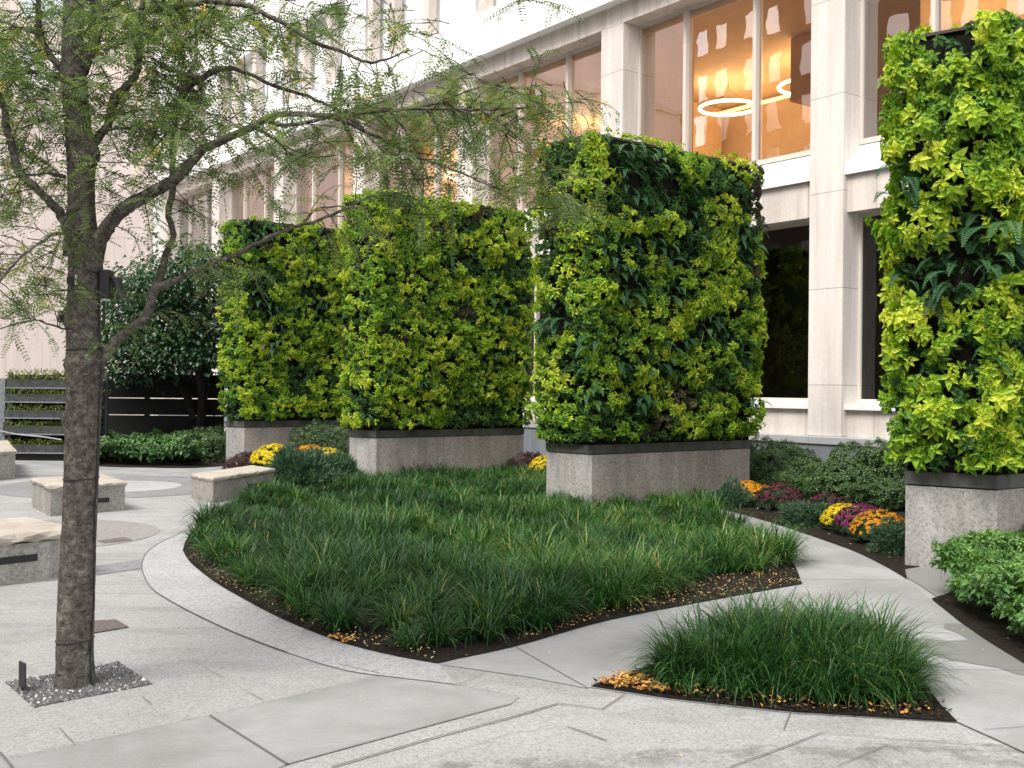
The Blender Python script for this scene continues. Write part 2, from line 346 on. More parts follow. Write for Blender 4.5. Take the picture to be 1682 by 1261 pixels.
k, t, b = mat('painted_sky_glass', .15, .6); b.inputs['Base Color'].default_value = (.85, .86, .87, 1); M['skypaint'] = k  # upper panes: bright sky reflection put into the white base colour
M['orange'] = emis('lit_orange_window', (1, .30, .08), 1.2)
# bark
def bark(name, a_, b_, c_):
    k, t, b = mat(name, .9, .2); v = tc(t)
    c = ramp(t, noise(t, tc(t, scale=(1, 1, 1.1)), 26, 6, .8, .4), [(.36, a_), (.5, b_), (.64, c_)])
    lich = ramp(t, noise(t, v, 9, 6, .75), [(.56, (0, 0, 0)), (.7, (1, 1, 1))])
    c = mixc(t, c, (c_[0]*1.5, c_[1]*1.55, c_[2]*1.45), lich)
    t.links.new(c, b.inputs['Base Color']); bump(t, b, noise(t, tc(t, scale=(1, 1, 1.3)), 30, 6, .75), .9, .02); return k
M['bark'] = bark('honey_locust_bark', (.036, .03, .026), (.10, .086, .074), (.20, .178, .155))
M['darkbark'] = bark('dark_bark', (.01, .009, .008), (.022, .018, .016), (.04, .035, .03))
# foliage
M['coleus'] = leafmat('chartreuse_leaf', [(0, (.045, .13, .014)), (.35, (.13, .27, .02)), (.7, (.29, .43, .024)), (1, (.52, .57, .05))], .3, .55)
M['fern'] = leafmat('fern_leaf', [(0, (.012, .042, .016)), (.5, (.032, .10, .038)), (1, (.10, .21, .08))], .25, .6, .25)
M['heuchera'] = leafmat('heuchera_leaf', [(0, (.025, .025, .015)), (.5, (.07, .055, .035)), (.8, (.13, .11, .06)), (1, (.2, .2, .11))], .2, .5)
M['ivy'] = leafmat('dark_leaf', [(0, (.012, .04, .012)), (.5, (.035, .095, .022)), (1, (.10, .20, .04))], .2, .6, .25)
M['locust'] = leafmat('locust_leaflet', [(0, (.07, .115, .05)), (.5, (.14, .195, .08)), (.85, (.25, .29, .11)), (.93, (.34, .31, .07)), (1, (.75, .42, .04))], .45, .5, .3)
M['grass'] = leafmat('liriope_blade', [(0, (.010, .035, .011)), (.4, (.026, .088, .02)), (.75, (.055, .15, .026)), (.94, (.17, .27, .08)), (1, (.34, .27, .09))], .25, .45, .3)
M['shrub'] = leafmat('shrub_leaf', [(0, (.014, .045, .012)), (.5, (.042, .10, .026)), (1, (.12, .20, .06))], .2, .35, .5)
M['cover'] = leafmat('groundcover_leaf', [(0, (.035, .09, .03)), (.5, (.09, .20, .055)), (1, (.20, .34, .09))], .3, .5)
M['covdark'] = leafmat('leafy_cover_leaf', [(0, (.03, .08, .03)), (.5, (.09, .185, .07)), (1, (.18, .30, .12))], .25, .5)
M['redbud'] = leafmat('broad_dark_leaf', [(0, (.012, .04, .018)), (.5, (.028, .08, .034)), (.85, (.065, .14, .05)), (1, (.14, .2, .1))], .25, .35, .5)
M['juniper'] = leafmat('juniper_needle', [(0, (.02, .055, .035)), (.5, (.05, .12, .07)), (1, (.13, .19, .09))], .1, .6)
M['mumleaf'] = leafmat('mum_leaf', [(0, (.01, .028, .012)), (.5, (.02, .05, .02)), (1, (.05, .09, .04))], .15, .6)
M['redleaf'] = leafmat('reddish_shrub_leaf', [(0, (.02, .015, .015)), (.5, (.05, .025, .028)), (1, (.13, .06, .05))], .15, .6)
M['sedum'] = leafmat('sedum_leaf', [(0, (.06, .08, .03)), (.5, (.16, .2, .05)), (1, (.32, .36, .1))], .2, .6)
def flower(name, a_, b_): return leafmat(name, [(0, a_), (1, b_)], .25, .6)
M['f_yellow'] = flower('yellow_petal', (.70, .50, .01), (.88, .74, .04))
M['f_orange'] = flower('orange_petal', (.62, .26, .01), (.85, .48, .03))
M['f_purple'] = flower('purple_petal', (.16, .02, .08), (.36, .06, .20))
M['f_wine'] = flower('wine_petal', (.10, .015, .04), (.24, .045, .10))

# ================================================================= GROUND
def flat(name, pts, z, material, kind='structure'):
    mb = MB(); p = np.array([[q[0], q[1], z] for q in pts]); 
    if sum(p[i][0]*p[(i+1) % len(p)][1]-p[(i+1) % len(p)][0]*p[i][1] for i in range(len(p))) < 0: p = p[::-1]
    mb.poly(p); o = mb.build(name, material); 
    import bmesh
    bm = bmesh.new(); bm.from_mesh(o.data); bmesh.ops.triangulate(bm, faces=bm.faces[:]); bm.to_mesh(o.data); bm.free()
    tag(o, kind=kind); return o
def px(*P): return np.array([G(x, y) for x, y in P])
flat('ground', [(-150, -80), (150, -80), (150, 220), (-150, 220)], 0, M['granite'])
# outline of the big grass bed (kerb line), traced once and unprojected to the ground
bed_front = spline(px((1318, 960), (1180, 985), (1000, 1020), (850, 1062), (715, 1091)), 5)
bed_left = spline(px((715, 1091), (640, 1077), (560, 1056), (470, 1021), (400, 985), (350, 955), (313, 925), (300, 905)), 6)
bed_left2 = spline(px((300, 905), (306, 888), (322, 866), (350, 842), (400, 818), (470, 798), (560, 786)), 5)
bed_back = [wpt(20, -6, 0)*0+np.array([-3.2, 20.2, 0]), np.array([.5, 22.6, 0]), np.array([1.5, 20, 0]), np.array([1.2, 16.6, 0]), np.array([3.0, 16.6, 0])]
bed_right = spline(px((1150, 832), (1200, 853), (1262, 890), (1300, 922), (1318, 960)), 5)
bed = np.vstack([bed_front[:-1], bed_left[:-1], bed_left2, bed_back, bed_right[:-1]])
# concrete walks
outer = spline(px((1120, 822), (1190, 838), (1260, 857), (1330, 880), (1400, 905), (1450, 929), (1490, 953), (1530, 986), (1600, 1042), (1682, 1093), (1760, 1145)), 5)
walk = np.vstack([outer, px((1760, 1300), (1700, 1245), (1575, 1188), (1300, 1172), (1100, 1150), (970, 1130)), px((962, 1131), (870, 1113), (723, 1092)), bed_front[::-1][1:], bed_right[::-1][1:], ])
flat('concrete_walk', walk, .004, M['concrete'])
flat('concrete_path', px((-60, 1262), (10, 1249), (200, 1208), (345, 1177), (480, 1145), (625, 1111), (749, 1127), (852, 1146), (840, 1157), (650, 1208), (470, 1257), (430, 1275), (380, 1330), (-60, 1330)), .004, M['concrete'])
# curved granite kerb band that follows the bed
inn = np.vstack([bed_left[:-3]]); c0 = np.array([bed_left[:, 0].mean(), bed_left[:, 1].mean(), 0])
kerb_out = spline(px((625, 1111), (560, 1100), (470, 1072), (390, 1042), (325, 1012), (280, 988), (250, 968), (236, 945), (233, 928), (240, 910), (258, 895), (280, 884), (320, 868)), 5)
flat('granite_kerb', np.vstack([px((720, 1092)), px((749, 1125), (690, 1118)), kerb_out, bed_left2[:8][::-1], bed_left[::-1]]), .006, M['curb'])
far_walk = spline(px((160, 766), (230, 768), (300, 769), (371, 765)), 4)
flat('concrete_terrace', np.vstack([far_walk, px((372, 785), (300, 784), (160, 781), (0, 783), (-80, 785), (-80, 753), (0, 753), (160, 757))]), .004, M['concrete'])
# mulch beds
def mulch(name, poly, z, n):
    o = flat(name, poly, z, M['mulch'])
    mb = MB(); q = sample(poly, n); P = np.c_[q, z+.004+rng.random(n)*.02]; a = rng.random(n)*6.28
    t_ = np.c_[np.cos(a), np.sin(a), rng.normal(0, .35, n)]; nn = np.c_[rng.normal(0, .4, (n, 2)), np.ones(n)]
    diamonds(mb, P, t_, nn, rng.uniform(.015, .06, n), rng.uniform(.008, .02, n), rng.random(n)**2)
    c = mb.build('bark_chips', M['chips']); tag(c, 'small dark shredded bark chips lying over the soil of ' + name.replace('_', ' '), 'bark chips', kind='stuff'); return o
mulch('grass_bed_soil', bed, .010, 7000)
patch = np.vstack([px((970, 1129)), px((1100, 1149), (1300, 1171), (1573, 1188)), spline(px((1573, 1188), (1545, 1160), (1515, 1120), (1470, 1080), (1400, 1045), (1330, 1033)), 4)[1:], spline(px((1330, 1033), (1220, 1048), (1100, 1085), (1030, 1108), (970, 1129)), 4)[1:-1]])
mulch('grass_patch_soil', patch, .012, 2500)
rb = np.vstack([outer[:31], [G(1487, 936), G(1700, 900), wpt(6, -.2, 0), wpt(30, -.2, 0)], [[-3.0, 24.5, 0], [.6, 21.4, 0], [1.6, 19.5, 0], [1.6, 17, 0]]])
mulch('flower_bed_soil', rb, .010, 6000)
rc = np.vstack([spline(px((1530, 985), (1600, 1040), (1682, 1092), (1760, 1144)), 5), [[4.6, 6.4, 0], [7.5, 8, 0], [7.2, 10.5, 0], [4.9, 10.2, 0]], px((1560, 975))])
mulch('ground_cover_soil', rc, .012, 1200)
lc = np.vstack([spline(px((100, 757), (160, 766), (250, 768.5), (320, 769), (371, 765.5)), 4), [[-5.9, 22.6, 0], [-3.2, 25.2, 0], [-8, 30, 0], [-12, 26, 0]]])
mulch('left_border_soil', lc, .012, 1500)
flat('wet_concrete', px((1466, 934), (1485, 930), (1560, 932), (1600, 950), (1545, 985), (1500, 955)), .0075, M['wet'])
# damp stains on the walk
def blob(cx, cy, rx, ry, n=26, seed=0):
    r_ = np.random.default_rng(seed); a = np.arange(n)*6.283/n; rr = 1+.18*np.sin(a*3+seed)+.12*np.sin(a*5+2*seed)+r_.normal(0, .05, n)
    return [(cx+rx*math.cos(x)*q, cy+ry*math.sin(x)*q) for x, q in zip(a, rr)]
flat('damp_stain', px((1690, 1094), (1690, 1112), (1668, 1108), (1640, 1098), (1600, 1092), (1560, 1085), (1520, 1073), (1485, 1062), (1490, 1052), (1520, 1050), (1560, 1054), (1592, 1052), (1575, 1042), (1550, 1032), (1552, 1025), (1580, 1026), (1612, 1046), (1650, 1072)), .0072, M['wet'])
# joints
jm = MB()
def joint(P, wd=.012, z=.0088):
    P = np.asarray(P); wd *= .62
    for a, b_ in zip(P[:-1], P[1:]):
        d_ = b_-a; L_ = np.linalg.norm(d_); 
        if L_ < 1e-4: continue
        d_ /= L_; n_ = np.array([-d_[1], d_[0], 0])*wd/2; e = d_*wd*.3
        jm.add([[*(a-n_-e)[:2], z], [*(b_-n_+e)[:2], z], [*(b_+n_+e)[:2], z], [*(a+n_-e)[:2], z]], [(0, 1, 2, 3)])
joint(kerb_out[10:], .014)
for P, wd in [(((345, 1177), (472, 1257)), .02), (((545, 1262), (700, 1217), (840, 1180), (917, 1157)), .018), (((917, 1157), (990, 1166), (1027, 1141)), .012),
              (((845, 1063), (964, 1131)), .01), (((932, 1195), (997, 1218)), .014), (((1350, 1205), (1275, 1234), (1200, 1261)), .012), (((1350, 1205), (1500, 1217), (1650, 1227)), .008),
              (((1300, 1167), (1287, 1200)), .008), (((1457, 1225), (1377, 1259)), .007), (((1457, 1225), (1490, 1240)), .007), (((1573, 1188), (1640, 1218), (1700, 1246)), .01),
              (((625, 1111), (749, 1127), (852, 1146)), .008), (((10, 1249), (345, 1177), (625, 1111)), .006), (((840, 1157), (650, 1208), (470, 1257)), .006),
              (((1318, 952), (1478, 954)), .012), (((1420, 1039), (1560, 1041)), .008), (((1500, 1100), (1682, 1103)), .008), (((1615, 1200), (1690, 1195)), .007),
              (((335, 1098), (367, 1114)), .006), (((400, 1134), (433, 1152)), .006), (((233, 1146), (250, 1160)), .006), (((98, 1198), (121, 1223)), .008), (((0, 1238), (20, 1262)), .02),
              (((5, 1058), (95, 1045)), .007), (((0, 1003), (100, 1002)), .006), (((150, 1012), (285, 997)), .007), (((240, 947), (262, 946)), .007), (((155, 945), (235, 936)), .006),
              (((555, 1092), (625, 1108)), .008), (((505, 1085), (540, 1096)), .006), (((749, 1127), (795, 1107)), .006), (((0, 1215), (60, 1200)), .004), (((700, 1248), (840, 1206), (932, 1195)), .004)]:
    joint(px(*P), wd)
tag(jm.build('paving_joint', M['joint']), kind='structure')
# round stone inlays on the left of the tree
def disc(name, c, r, z, material, n=64):
    flat(name, [(c[0]+r*math.cos(i*6.2832/n), c[1]+r*math.sin(i*6.2832/n)) for i in range(n)], z, material)
disc('round_inlay', (-5.35, 11.9), 1.33, .0045, M['brownpave'])
for r_, z_, m_ in ((1.95, .0040, 'greypave'), (1.02, .0055, 'curb')): disc('round_inlay', (-6.55, 17.6), r_, z_, M[m_])
flat('paving_band', px((0, 938), (110, 936), (240, 918), (234, 934), (150, 946), (0, 962)), .0045, M['greypave'])
# floor plates
for P, lab in (((153, 1021, 190, 1019, 211, 1031, 153, 1041), 'dark slate drain plate in the paving just right of the trunk base'), ((160, 889, 205, 883.5, 217, 888, 172, 893), 'narrow dark drain plate in the round brown paving inlay')):
    q = px(*zip(P[::2], P[1::2])); o = MB().prism(q, .0, .010).build('drain_plate', plain('slate', (.11, .095, .085), .7, .35, 30)); tag(o, lab, 'drain plate')

# ================================================================= MAIN BUILDING (local x = -s along facade, y into the building)
bl = empty('office_building', wpt(0, 0, 0), 'pale limestone office building with tall glazed bays and white upper storeys', 'building', rz=CA-math.pi/2)
S0, SP, PW = 11.83, 5.97, .77          # pillar k covers s in [S0+k*SP, +PW]
K0, K1 = -3, 6; SE = 48.4; SR = S0+K0*SP
def bx(mb, s0, s1, y0, y1, z0, z1, mi=0): return mb.box((-s1, y0, z0), (-s0, y1, z1), mi)
pm = MB(); bx(pm, 0, PW, 0, .75, .85, 10.19); p0 = pm.build('pillar', M['lime'], bl); bevel(p0, .012, 1)
for k_ in range(K0, K1+1):
    o = p0 if k_ == K0 else p0.copy()
    if k_ > K0: C.objects.link(o); o.parent = bl
    o.location.x = -(S0+k_*SP)
o = MB(); bx(o, SR, SE, -.1, 1, 0, .7); o.build('plinth', M['plinth'], bl)
o = MB(); bx(o, SR, SE, -.13, 1, .7, .85); bevel(o.build('ledge', M['ledge'], bl), .015, 2)
fas = MB(); bx(fas, SR, SE, 0.004, .75, 10.19, 10.64); fas.build('fascia', M['limeband'], bl)
o = MB(); bx(o, SR, SE, .003, .004, 10.1, 10.11)
# one bay: base panel, sill, ground window, spandrel, sloped sill, upper window
BW = SP-PW
def bayobj(name, mb, m_, par, k_=None): return mb.build(name, m_, par)
bay_parts = []
mb = MB(); bx(mb, 0, BW, .14, .6, .852, 1.36); bay_parts.append((mb.build('base_panel', M['limeband'], bl), []))
mb = MB(); bx(mb, 0, BW, .06, .55, 1.36, 1.46); bay_parts.append((mb.build('sill', M['sill'], bl), []))
mb = MB(); bx(mb, 0, BW, .10, 3.0, 5.05, 5.74); bay_parts.append((mb.build('spandrel_panel', M['limeband'], bl), []))
mb = MB(); v_ = [(-BW, .02, 5.745), (0, .02, 5.745), (0, .02, 5.9), (-BW, .02, 5.9), (0, .52, 6.37), (-BW, .52, 6.37), (0, .52, 5.745), (-BW, .52, 5.745)]
mb.add(v_, [(0, 1, 2, 3), (3, 2, 4, 5), (1, 6, 4, 2), (0, 3, 5, 7)][:4]); mb.add([v_[0], v_[1], v_[6], v_[7]], [(0, 3, 2, 1)]); bay_parts.append((mb.build('sloped_sill', M['sill'], bl), []))
def window(z0, z1, gm, mulls, fw_=.06):
    mb = MB(); bx(mb, 0, fw_, .48, .56, z0, z1); bx(mb, BW-fw_, BW, .48, .56, z0, z1); bx(mb, fw_, BW-fw_, .482, .558, z0, z0+fw_+.04); bx(mb, fw_, BW-fw_, .482, .558, z1-fw_, z1)
    f = mb.build('window', M['mull'], bl); subs = []
    mb = MB(); mb.add([(-BW+fw_, .53, z0+fw_), (-fw_, .53, z0+fw_), (-fw_, .53, z1-fw_), (-BW+fw_, .53, z1-fw_)], [(0, 1, 2, 3)]); subs.append(mb.build('pane', gm, f))
    for ms_ in mulls:
        mb = MB(); bx(mb, ms_-.045, ms_+.045, .42, .60, z0+fw_+.041, z1-fw_-.001); subs.append(mb.build('mullion', M['mull'], f))
    return f, subs
bay_parts.append(window(1.46, 5.05, M['darkglass'], (2.9,)))
bay_parts.append(window(6.37, 10.19, M['glass'], (1.72, 3.68)))
# white interior drop of the room at the left of each bay: jamb wall, back wall piece, furniture
mb = MB(); bx(mb, -.1, BW+.87-.1, 7.0, 7.2, 6.0, 9.99); bay_parts.append((mb.build('interior_wall', M['tanwall'], bl), []))
mb = MB(); bx(mb, -PW-.25, .28, .77, 2.1, 6.01, 9.985); bay_parts.append((mb.build('interior_column', M['tan'], bl), []))
mb = MB(); bx(mb, 2.3, 3.1, 3.4, 6.9, 8.5, 9.98); bay_parts.append((mb.build('ceiling_bulkhead', M['tan'], bl), []))
mb = MB(); bx(mb, .35, 1.5, 2.3, 3.2, 6.05, 7.9); bay_parts.append((mb.build('cabinet', M['furn'], bl), []))
for o, subs in bay_parts:
    for k_ in range(K0, K1):
        xo = -(S0+PW+k_*SP)
        if k_ == K0: o.location.x = xo; continue
        c_ = o.copy(); C.objects.link(c_); c_.parent = bl; c_.location.x = xo
        for s_ in subs:
            d_ = s_.copy(); C.objects.link(d_); d_.parent = c_
mb = MB(); bx(mb, SR, SE, .76, 7.2, 5.99, 6.0); mb.build('interior_floor', M['tanwall'], bl)
mb = MB(); bx(mb, SR, SE, .6, 7.2, 10.0, 10.18); mb.build('interior_ceiling', M['tan'], bl)
mb = MB(); bx(mb, SR, SE, 3, 3.2, .86, 5.05); bx(mb, SR, SE, .6, 3, .86, 1.3); mb.build('ground_floor_room', M['darkroom'], bl)
mb = MB(); bx(mb, SR, SE, 6.6, 6.68, 9.72, 9.80); mb.build('cove_light', M['cove'], bl)
# upper storeys: white wall at y=-.3 with grouped openings
wl = MB()
def band(z0, z1, s0=SR, s1=SE): bx(wl, s0, s1, -.3, .2, z0, z1)
band(10.64, 11.78); band(14.42, 16.3); band(19.0, 21.5)
ops = [(30.6+(k_*SP), 35.25+(k_*SP)) for k_ in range(-7, 3)]
ed = SR
for a_, b_ in ops:
    if a_ > SE: break
    for z0, z1 in ((11.78, 14.42), (16.3, 19.0)): band(z0+.0005, z1-.0005, max(ed, SR), a_)
    ed = b_
for z0, z1 in ((11.78, 14.42), (16.3, 19.0)): band(z0, z1, ed, SE)
wl.build('upper_wall', M['white'], bl)
mb = MB(); bx(mb, SR, SE, .2, 12, 10.64, 10.8); bx(mb, SR, SE, 11.8, 12, 0, 21.5); bx(mb, SR, SE, .2, 12, 21.4, 21.5); mb.build('roof_slab', M['limeband'], bl)
fm = MB(); bx(fm, 0, .30, -.29, -.02, 11.781, 14.419); f0 = fm.build('window_fin', M['fin'], bl); f0.location.x = -1000
um = MB(); bx(um, 0, 4.65, .12, .16, 11.781, 14.419); u0 = um.build('upper_window', M['skypaint'], bl)
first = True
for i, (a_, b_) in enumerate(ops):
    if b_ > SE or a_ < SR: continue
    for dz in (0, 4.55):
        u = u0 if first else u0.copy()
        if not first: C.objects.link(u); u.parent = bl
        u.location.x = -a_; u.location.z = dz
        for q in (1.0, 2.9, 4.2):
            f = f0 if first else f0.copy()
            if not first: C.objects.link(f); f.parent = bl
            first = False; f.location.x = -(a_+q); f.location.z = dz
mb = MB(); bx(mb, 43.0, 44.6, .08, .1, 16.32, 18.9); mb.build('lit_window', M['orange'], bl)
mb = MB(); bx(mb, SE-.02, SE+.3, -.3, 12, 0, 21.5); mb.build('end_wall', M['white'], bl)
# ring pendant lamps
ring_l = ['glowing ring pendant lamp seen through the bay right of the wide centre pillar', 'glowing ring pendant lamp in the glazed bay directly behind the tallest centre hedge wall', 'glowing ring pendant lamp behind the glass just left of the centre hedge wall',
          'glowing ring pendant lamp behind the bay above the middle hedge wall', 'glowing ring pendant lamp inside the fourth glazed bay from the right', 'small glowing ring pendant lamp inside the second glazed bay from the left end', 'glowing ring pendant lamp far inside the leftmost glazed bay']
an = np.arange(49)*2*math.pi/48
tor = np.c_[np.cos(an)*.75, np.sin(an)*.75, an*0]
rg0 = MB().tube(tor, .042, 8, cap=False).build('ring_tube', M['ringlight'], smooth=True)
wr0 = MB()
for q in (0, 16, 32): wr0.tube([tor[q], [0, 0, .95]], .006, 4)
wr0.tube([[0, 0, .95], [0, 0, 1.3]], .012, 6); wr0 = wr0.build('wire', M['black'])
spots = [(12.9, 3.6, 8.75), (16.6, 6.0, 9.72), (18.99, 5.0, 9.62), (24.66, 5, 9.6), (30.6, 4.6, 9.5), (34.9, 4.6, 9.4), (40.5, 4.6, 9.4)]
spots = [(11.93, 5.0, 8.74), (16.35, 5.0, 9.3), (18.99, 5.0, 9.3), (24.66, 5, 9.35), (31.2, 5, 9.35), (36.9, 4.6, 9.2)]
ring_l = ['glowing ring pendant lamp in the bay behind the tall hedge wall at the right edge', 'glowing ring pendant lamp cut by the left edge of the wide right-hand pillar', 'whole glowing ring pendant lamp left of the window mullion above the centre hedge wall',
          'glowing ring pendant lamp low in the bay left of the second pillar', 'glowing ring pendant lamp in the bay above the middle hedge wall', 'faint ring pendant lamp in the bay above the farthest hedge wall']
for i, (s_, y_, z_) in enumerate(spots):
    p = wpt(s_, y_, z_-.0); r = empty('ring_lamp', p, ring_l[i], 'pendant lamp', 'ring pendant lamps behind the tall windows')
    for src in (rg0, wr0):
        o = src if i == 0 else src.copy()
        if i: C.objects.link(o)
        o.parent = r; 
    if 1:
        wr = [c_ for c_ in r.children if c_.name.startswith('wire')][0]; wr.scale.z = (9.99-z_)/1.3
    L_ = bpy.data.lights.new('ring_glow', 'POINT'); L_.energy = 62; L_.color = (1, .76, .46); L_.shadow_soft_size = .5
    lo = bpy.data.objects.new('ring_glow', L_); C.objects.link(lo); lo.parent = r; lo.location = (0, 0, -.25)
# annex wing closing the left side
ax = empty('annex_building', wpt(48.8, -8, 0), 'pinkish stone wing of plain panels closing the courtyard behind the locust tree', 'building', rz=CA-math.pi/2)
def axl(mb, n0, n1, s0, s1, z0, z1): return mb.box((-(s1-48.8), n0+8, z0), (-(s0-48.8), n1+8, z1))
mb = MB(); axl(mb, -34, 0.0, 48.8, 56, 0, 40); mb.build('wall', M['annex'], ax)
mb = MB(); axl(mb, -34, 0.0, 48.72, 48.8, 13.0, 13.5); axl(mb, -34, 0, 48.72, 48.8, 20, 20.4); mb.build('cornice', M['lime'], ax)
mb = MB(); mb.tube([(0.15, 8.0+.1, 0), (0.15, 8.0+.1, 22)], .16, 12); o = mb.build('downpipe', M['fin'], ax, True)
for k_ in range(5):
    for z0 in (14.2, 17.4):
        mb = MB(); axl(mb, -6-k_*4, -4.4-k_*4, 48.74, 48.82, z0, z0+2.0); mb.build('window', M['mirror'], ax)
# opposite building (behind the camera, seen only mirrored in the glass)
ob = empty('brick_building', wpt(50, -39, 0), 'brown brick building mirrored in the tall office windows', 'building', rz=CA-math.pi/2)
mb = MB(); mb.box((-60, -12, 0), (60, 0, 29)); mb.build('wall', M['brick'], ob)
wn = MB(); wn.box((0, .0, 0), (1.0, .06, 1.9)); w0 = wn.build('window', glass('bright_reflecting_pane', (.8, .8, .8), .97), ob)
for i in range(31):
    for j in range(7):
        o = w0 if i == j == 0 else w0.copy()
        if i or j: C.objects.link(o); o.parent = ob
        o.location = (-46+i*2.3+(.0 if i % 2 else -.45), 0.02, 6.4+j*3.2)

# ================================================================= LIVING WALL PLANTERS
LEN = 3.45
def coverage(faces, seed, z0, z1, dens, species_w, bulge=.16, dark_corner=0.):
    """returns dict species -> (points, normals, tint)"""
    r_ = np.random.default_rng(seed); out = {k: [[], [], []] for k in ('coleus', 'fern', 'heuchera', 'ivy')}
    for (A, B, dn) in faces:
        A = np.array([*A[:2], 0.]); B = np.array([*B[:2], 0.]); U = B-A; wd = np.linalg.norm(U); U /= wd; Nn = np.array([U[1], -U[0], 0]); ar = wd*(z1-z0)
        ns = max(6, int(ar*8)); seeds = np.c_[r_.uniform(-.1, wd+.1, ns), r_.uniform(z0, z1, ns)]
        sp = r_.choice(5, ns, p=species_w); ul = (seeds[:, 0] < wd*.45) & (seeds[:, 1] > z0+(z1-z0)*.5) & (dark_corner > 0); sp = np.where(ul & (r_.random(ns) < dark_corner), r_.choice([1, 3, 1, 0], ns), sp); off = r_.uniform(.3, 1, ns); tn = r_.normal(.5, .13, ns)
        n = int(ar*dens*dn); q = np.c_[r_.uniform(-bulge*.6, wd+bulge*.6, n), r_.uniform(z0+.02, z1, n)]
        qj = q*np.array([1, 1.35]) + r_.normal(0, .035, (n, 2))
        dd = ((qj[:, None, :]-(seeds*np.array([1, 1.35]))[None])**2).sum(2); idx = dd.argmin(1); d1 = np.sqrt(dd.min(1))
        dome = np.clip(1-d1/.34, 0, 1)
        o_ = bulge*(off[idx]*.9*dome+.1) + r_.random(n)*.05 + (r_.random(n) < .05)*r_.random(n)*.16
        ex = np.maximum(0, np.maximum(-q[:, 0], q[:, 0]-wd)); o_ = o_*np.sqrt(np.clip(1-(ex/(bulge*.75))**2, 0, 1))-ex*.3
        P = A + U*q[:, :1] + Nn*o_[:, None] + np.array([0, 0, 1.])*q[:, 1:2]
        for si, nm in enumerate(('coleus', 'fern', 'heuchera', 'ivy')):
            kx = sp[idx] == si
            if nm == 'ivy': kx |= (sp[idx] == 4) & (r_.random(n) < .25)
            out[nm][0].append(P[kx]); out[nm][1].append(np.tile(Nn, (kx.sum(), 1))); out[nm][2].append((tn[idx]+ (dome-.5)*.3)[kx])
    return {k: [np.concatenate(x) for x in v_] for k, v_ in out.items()}
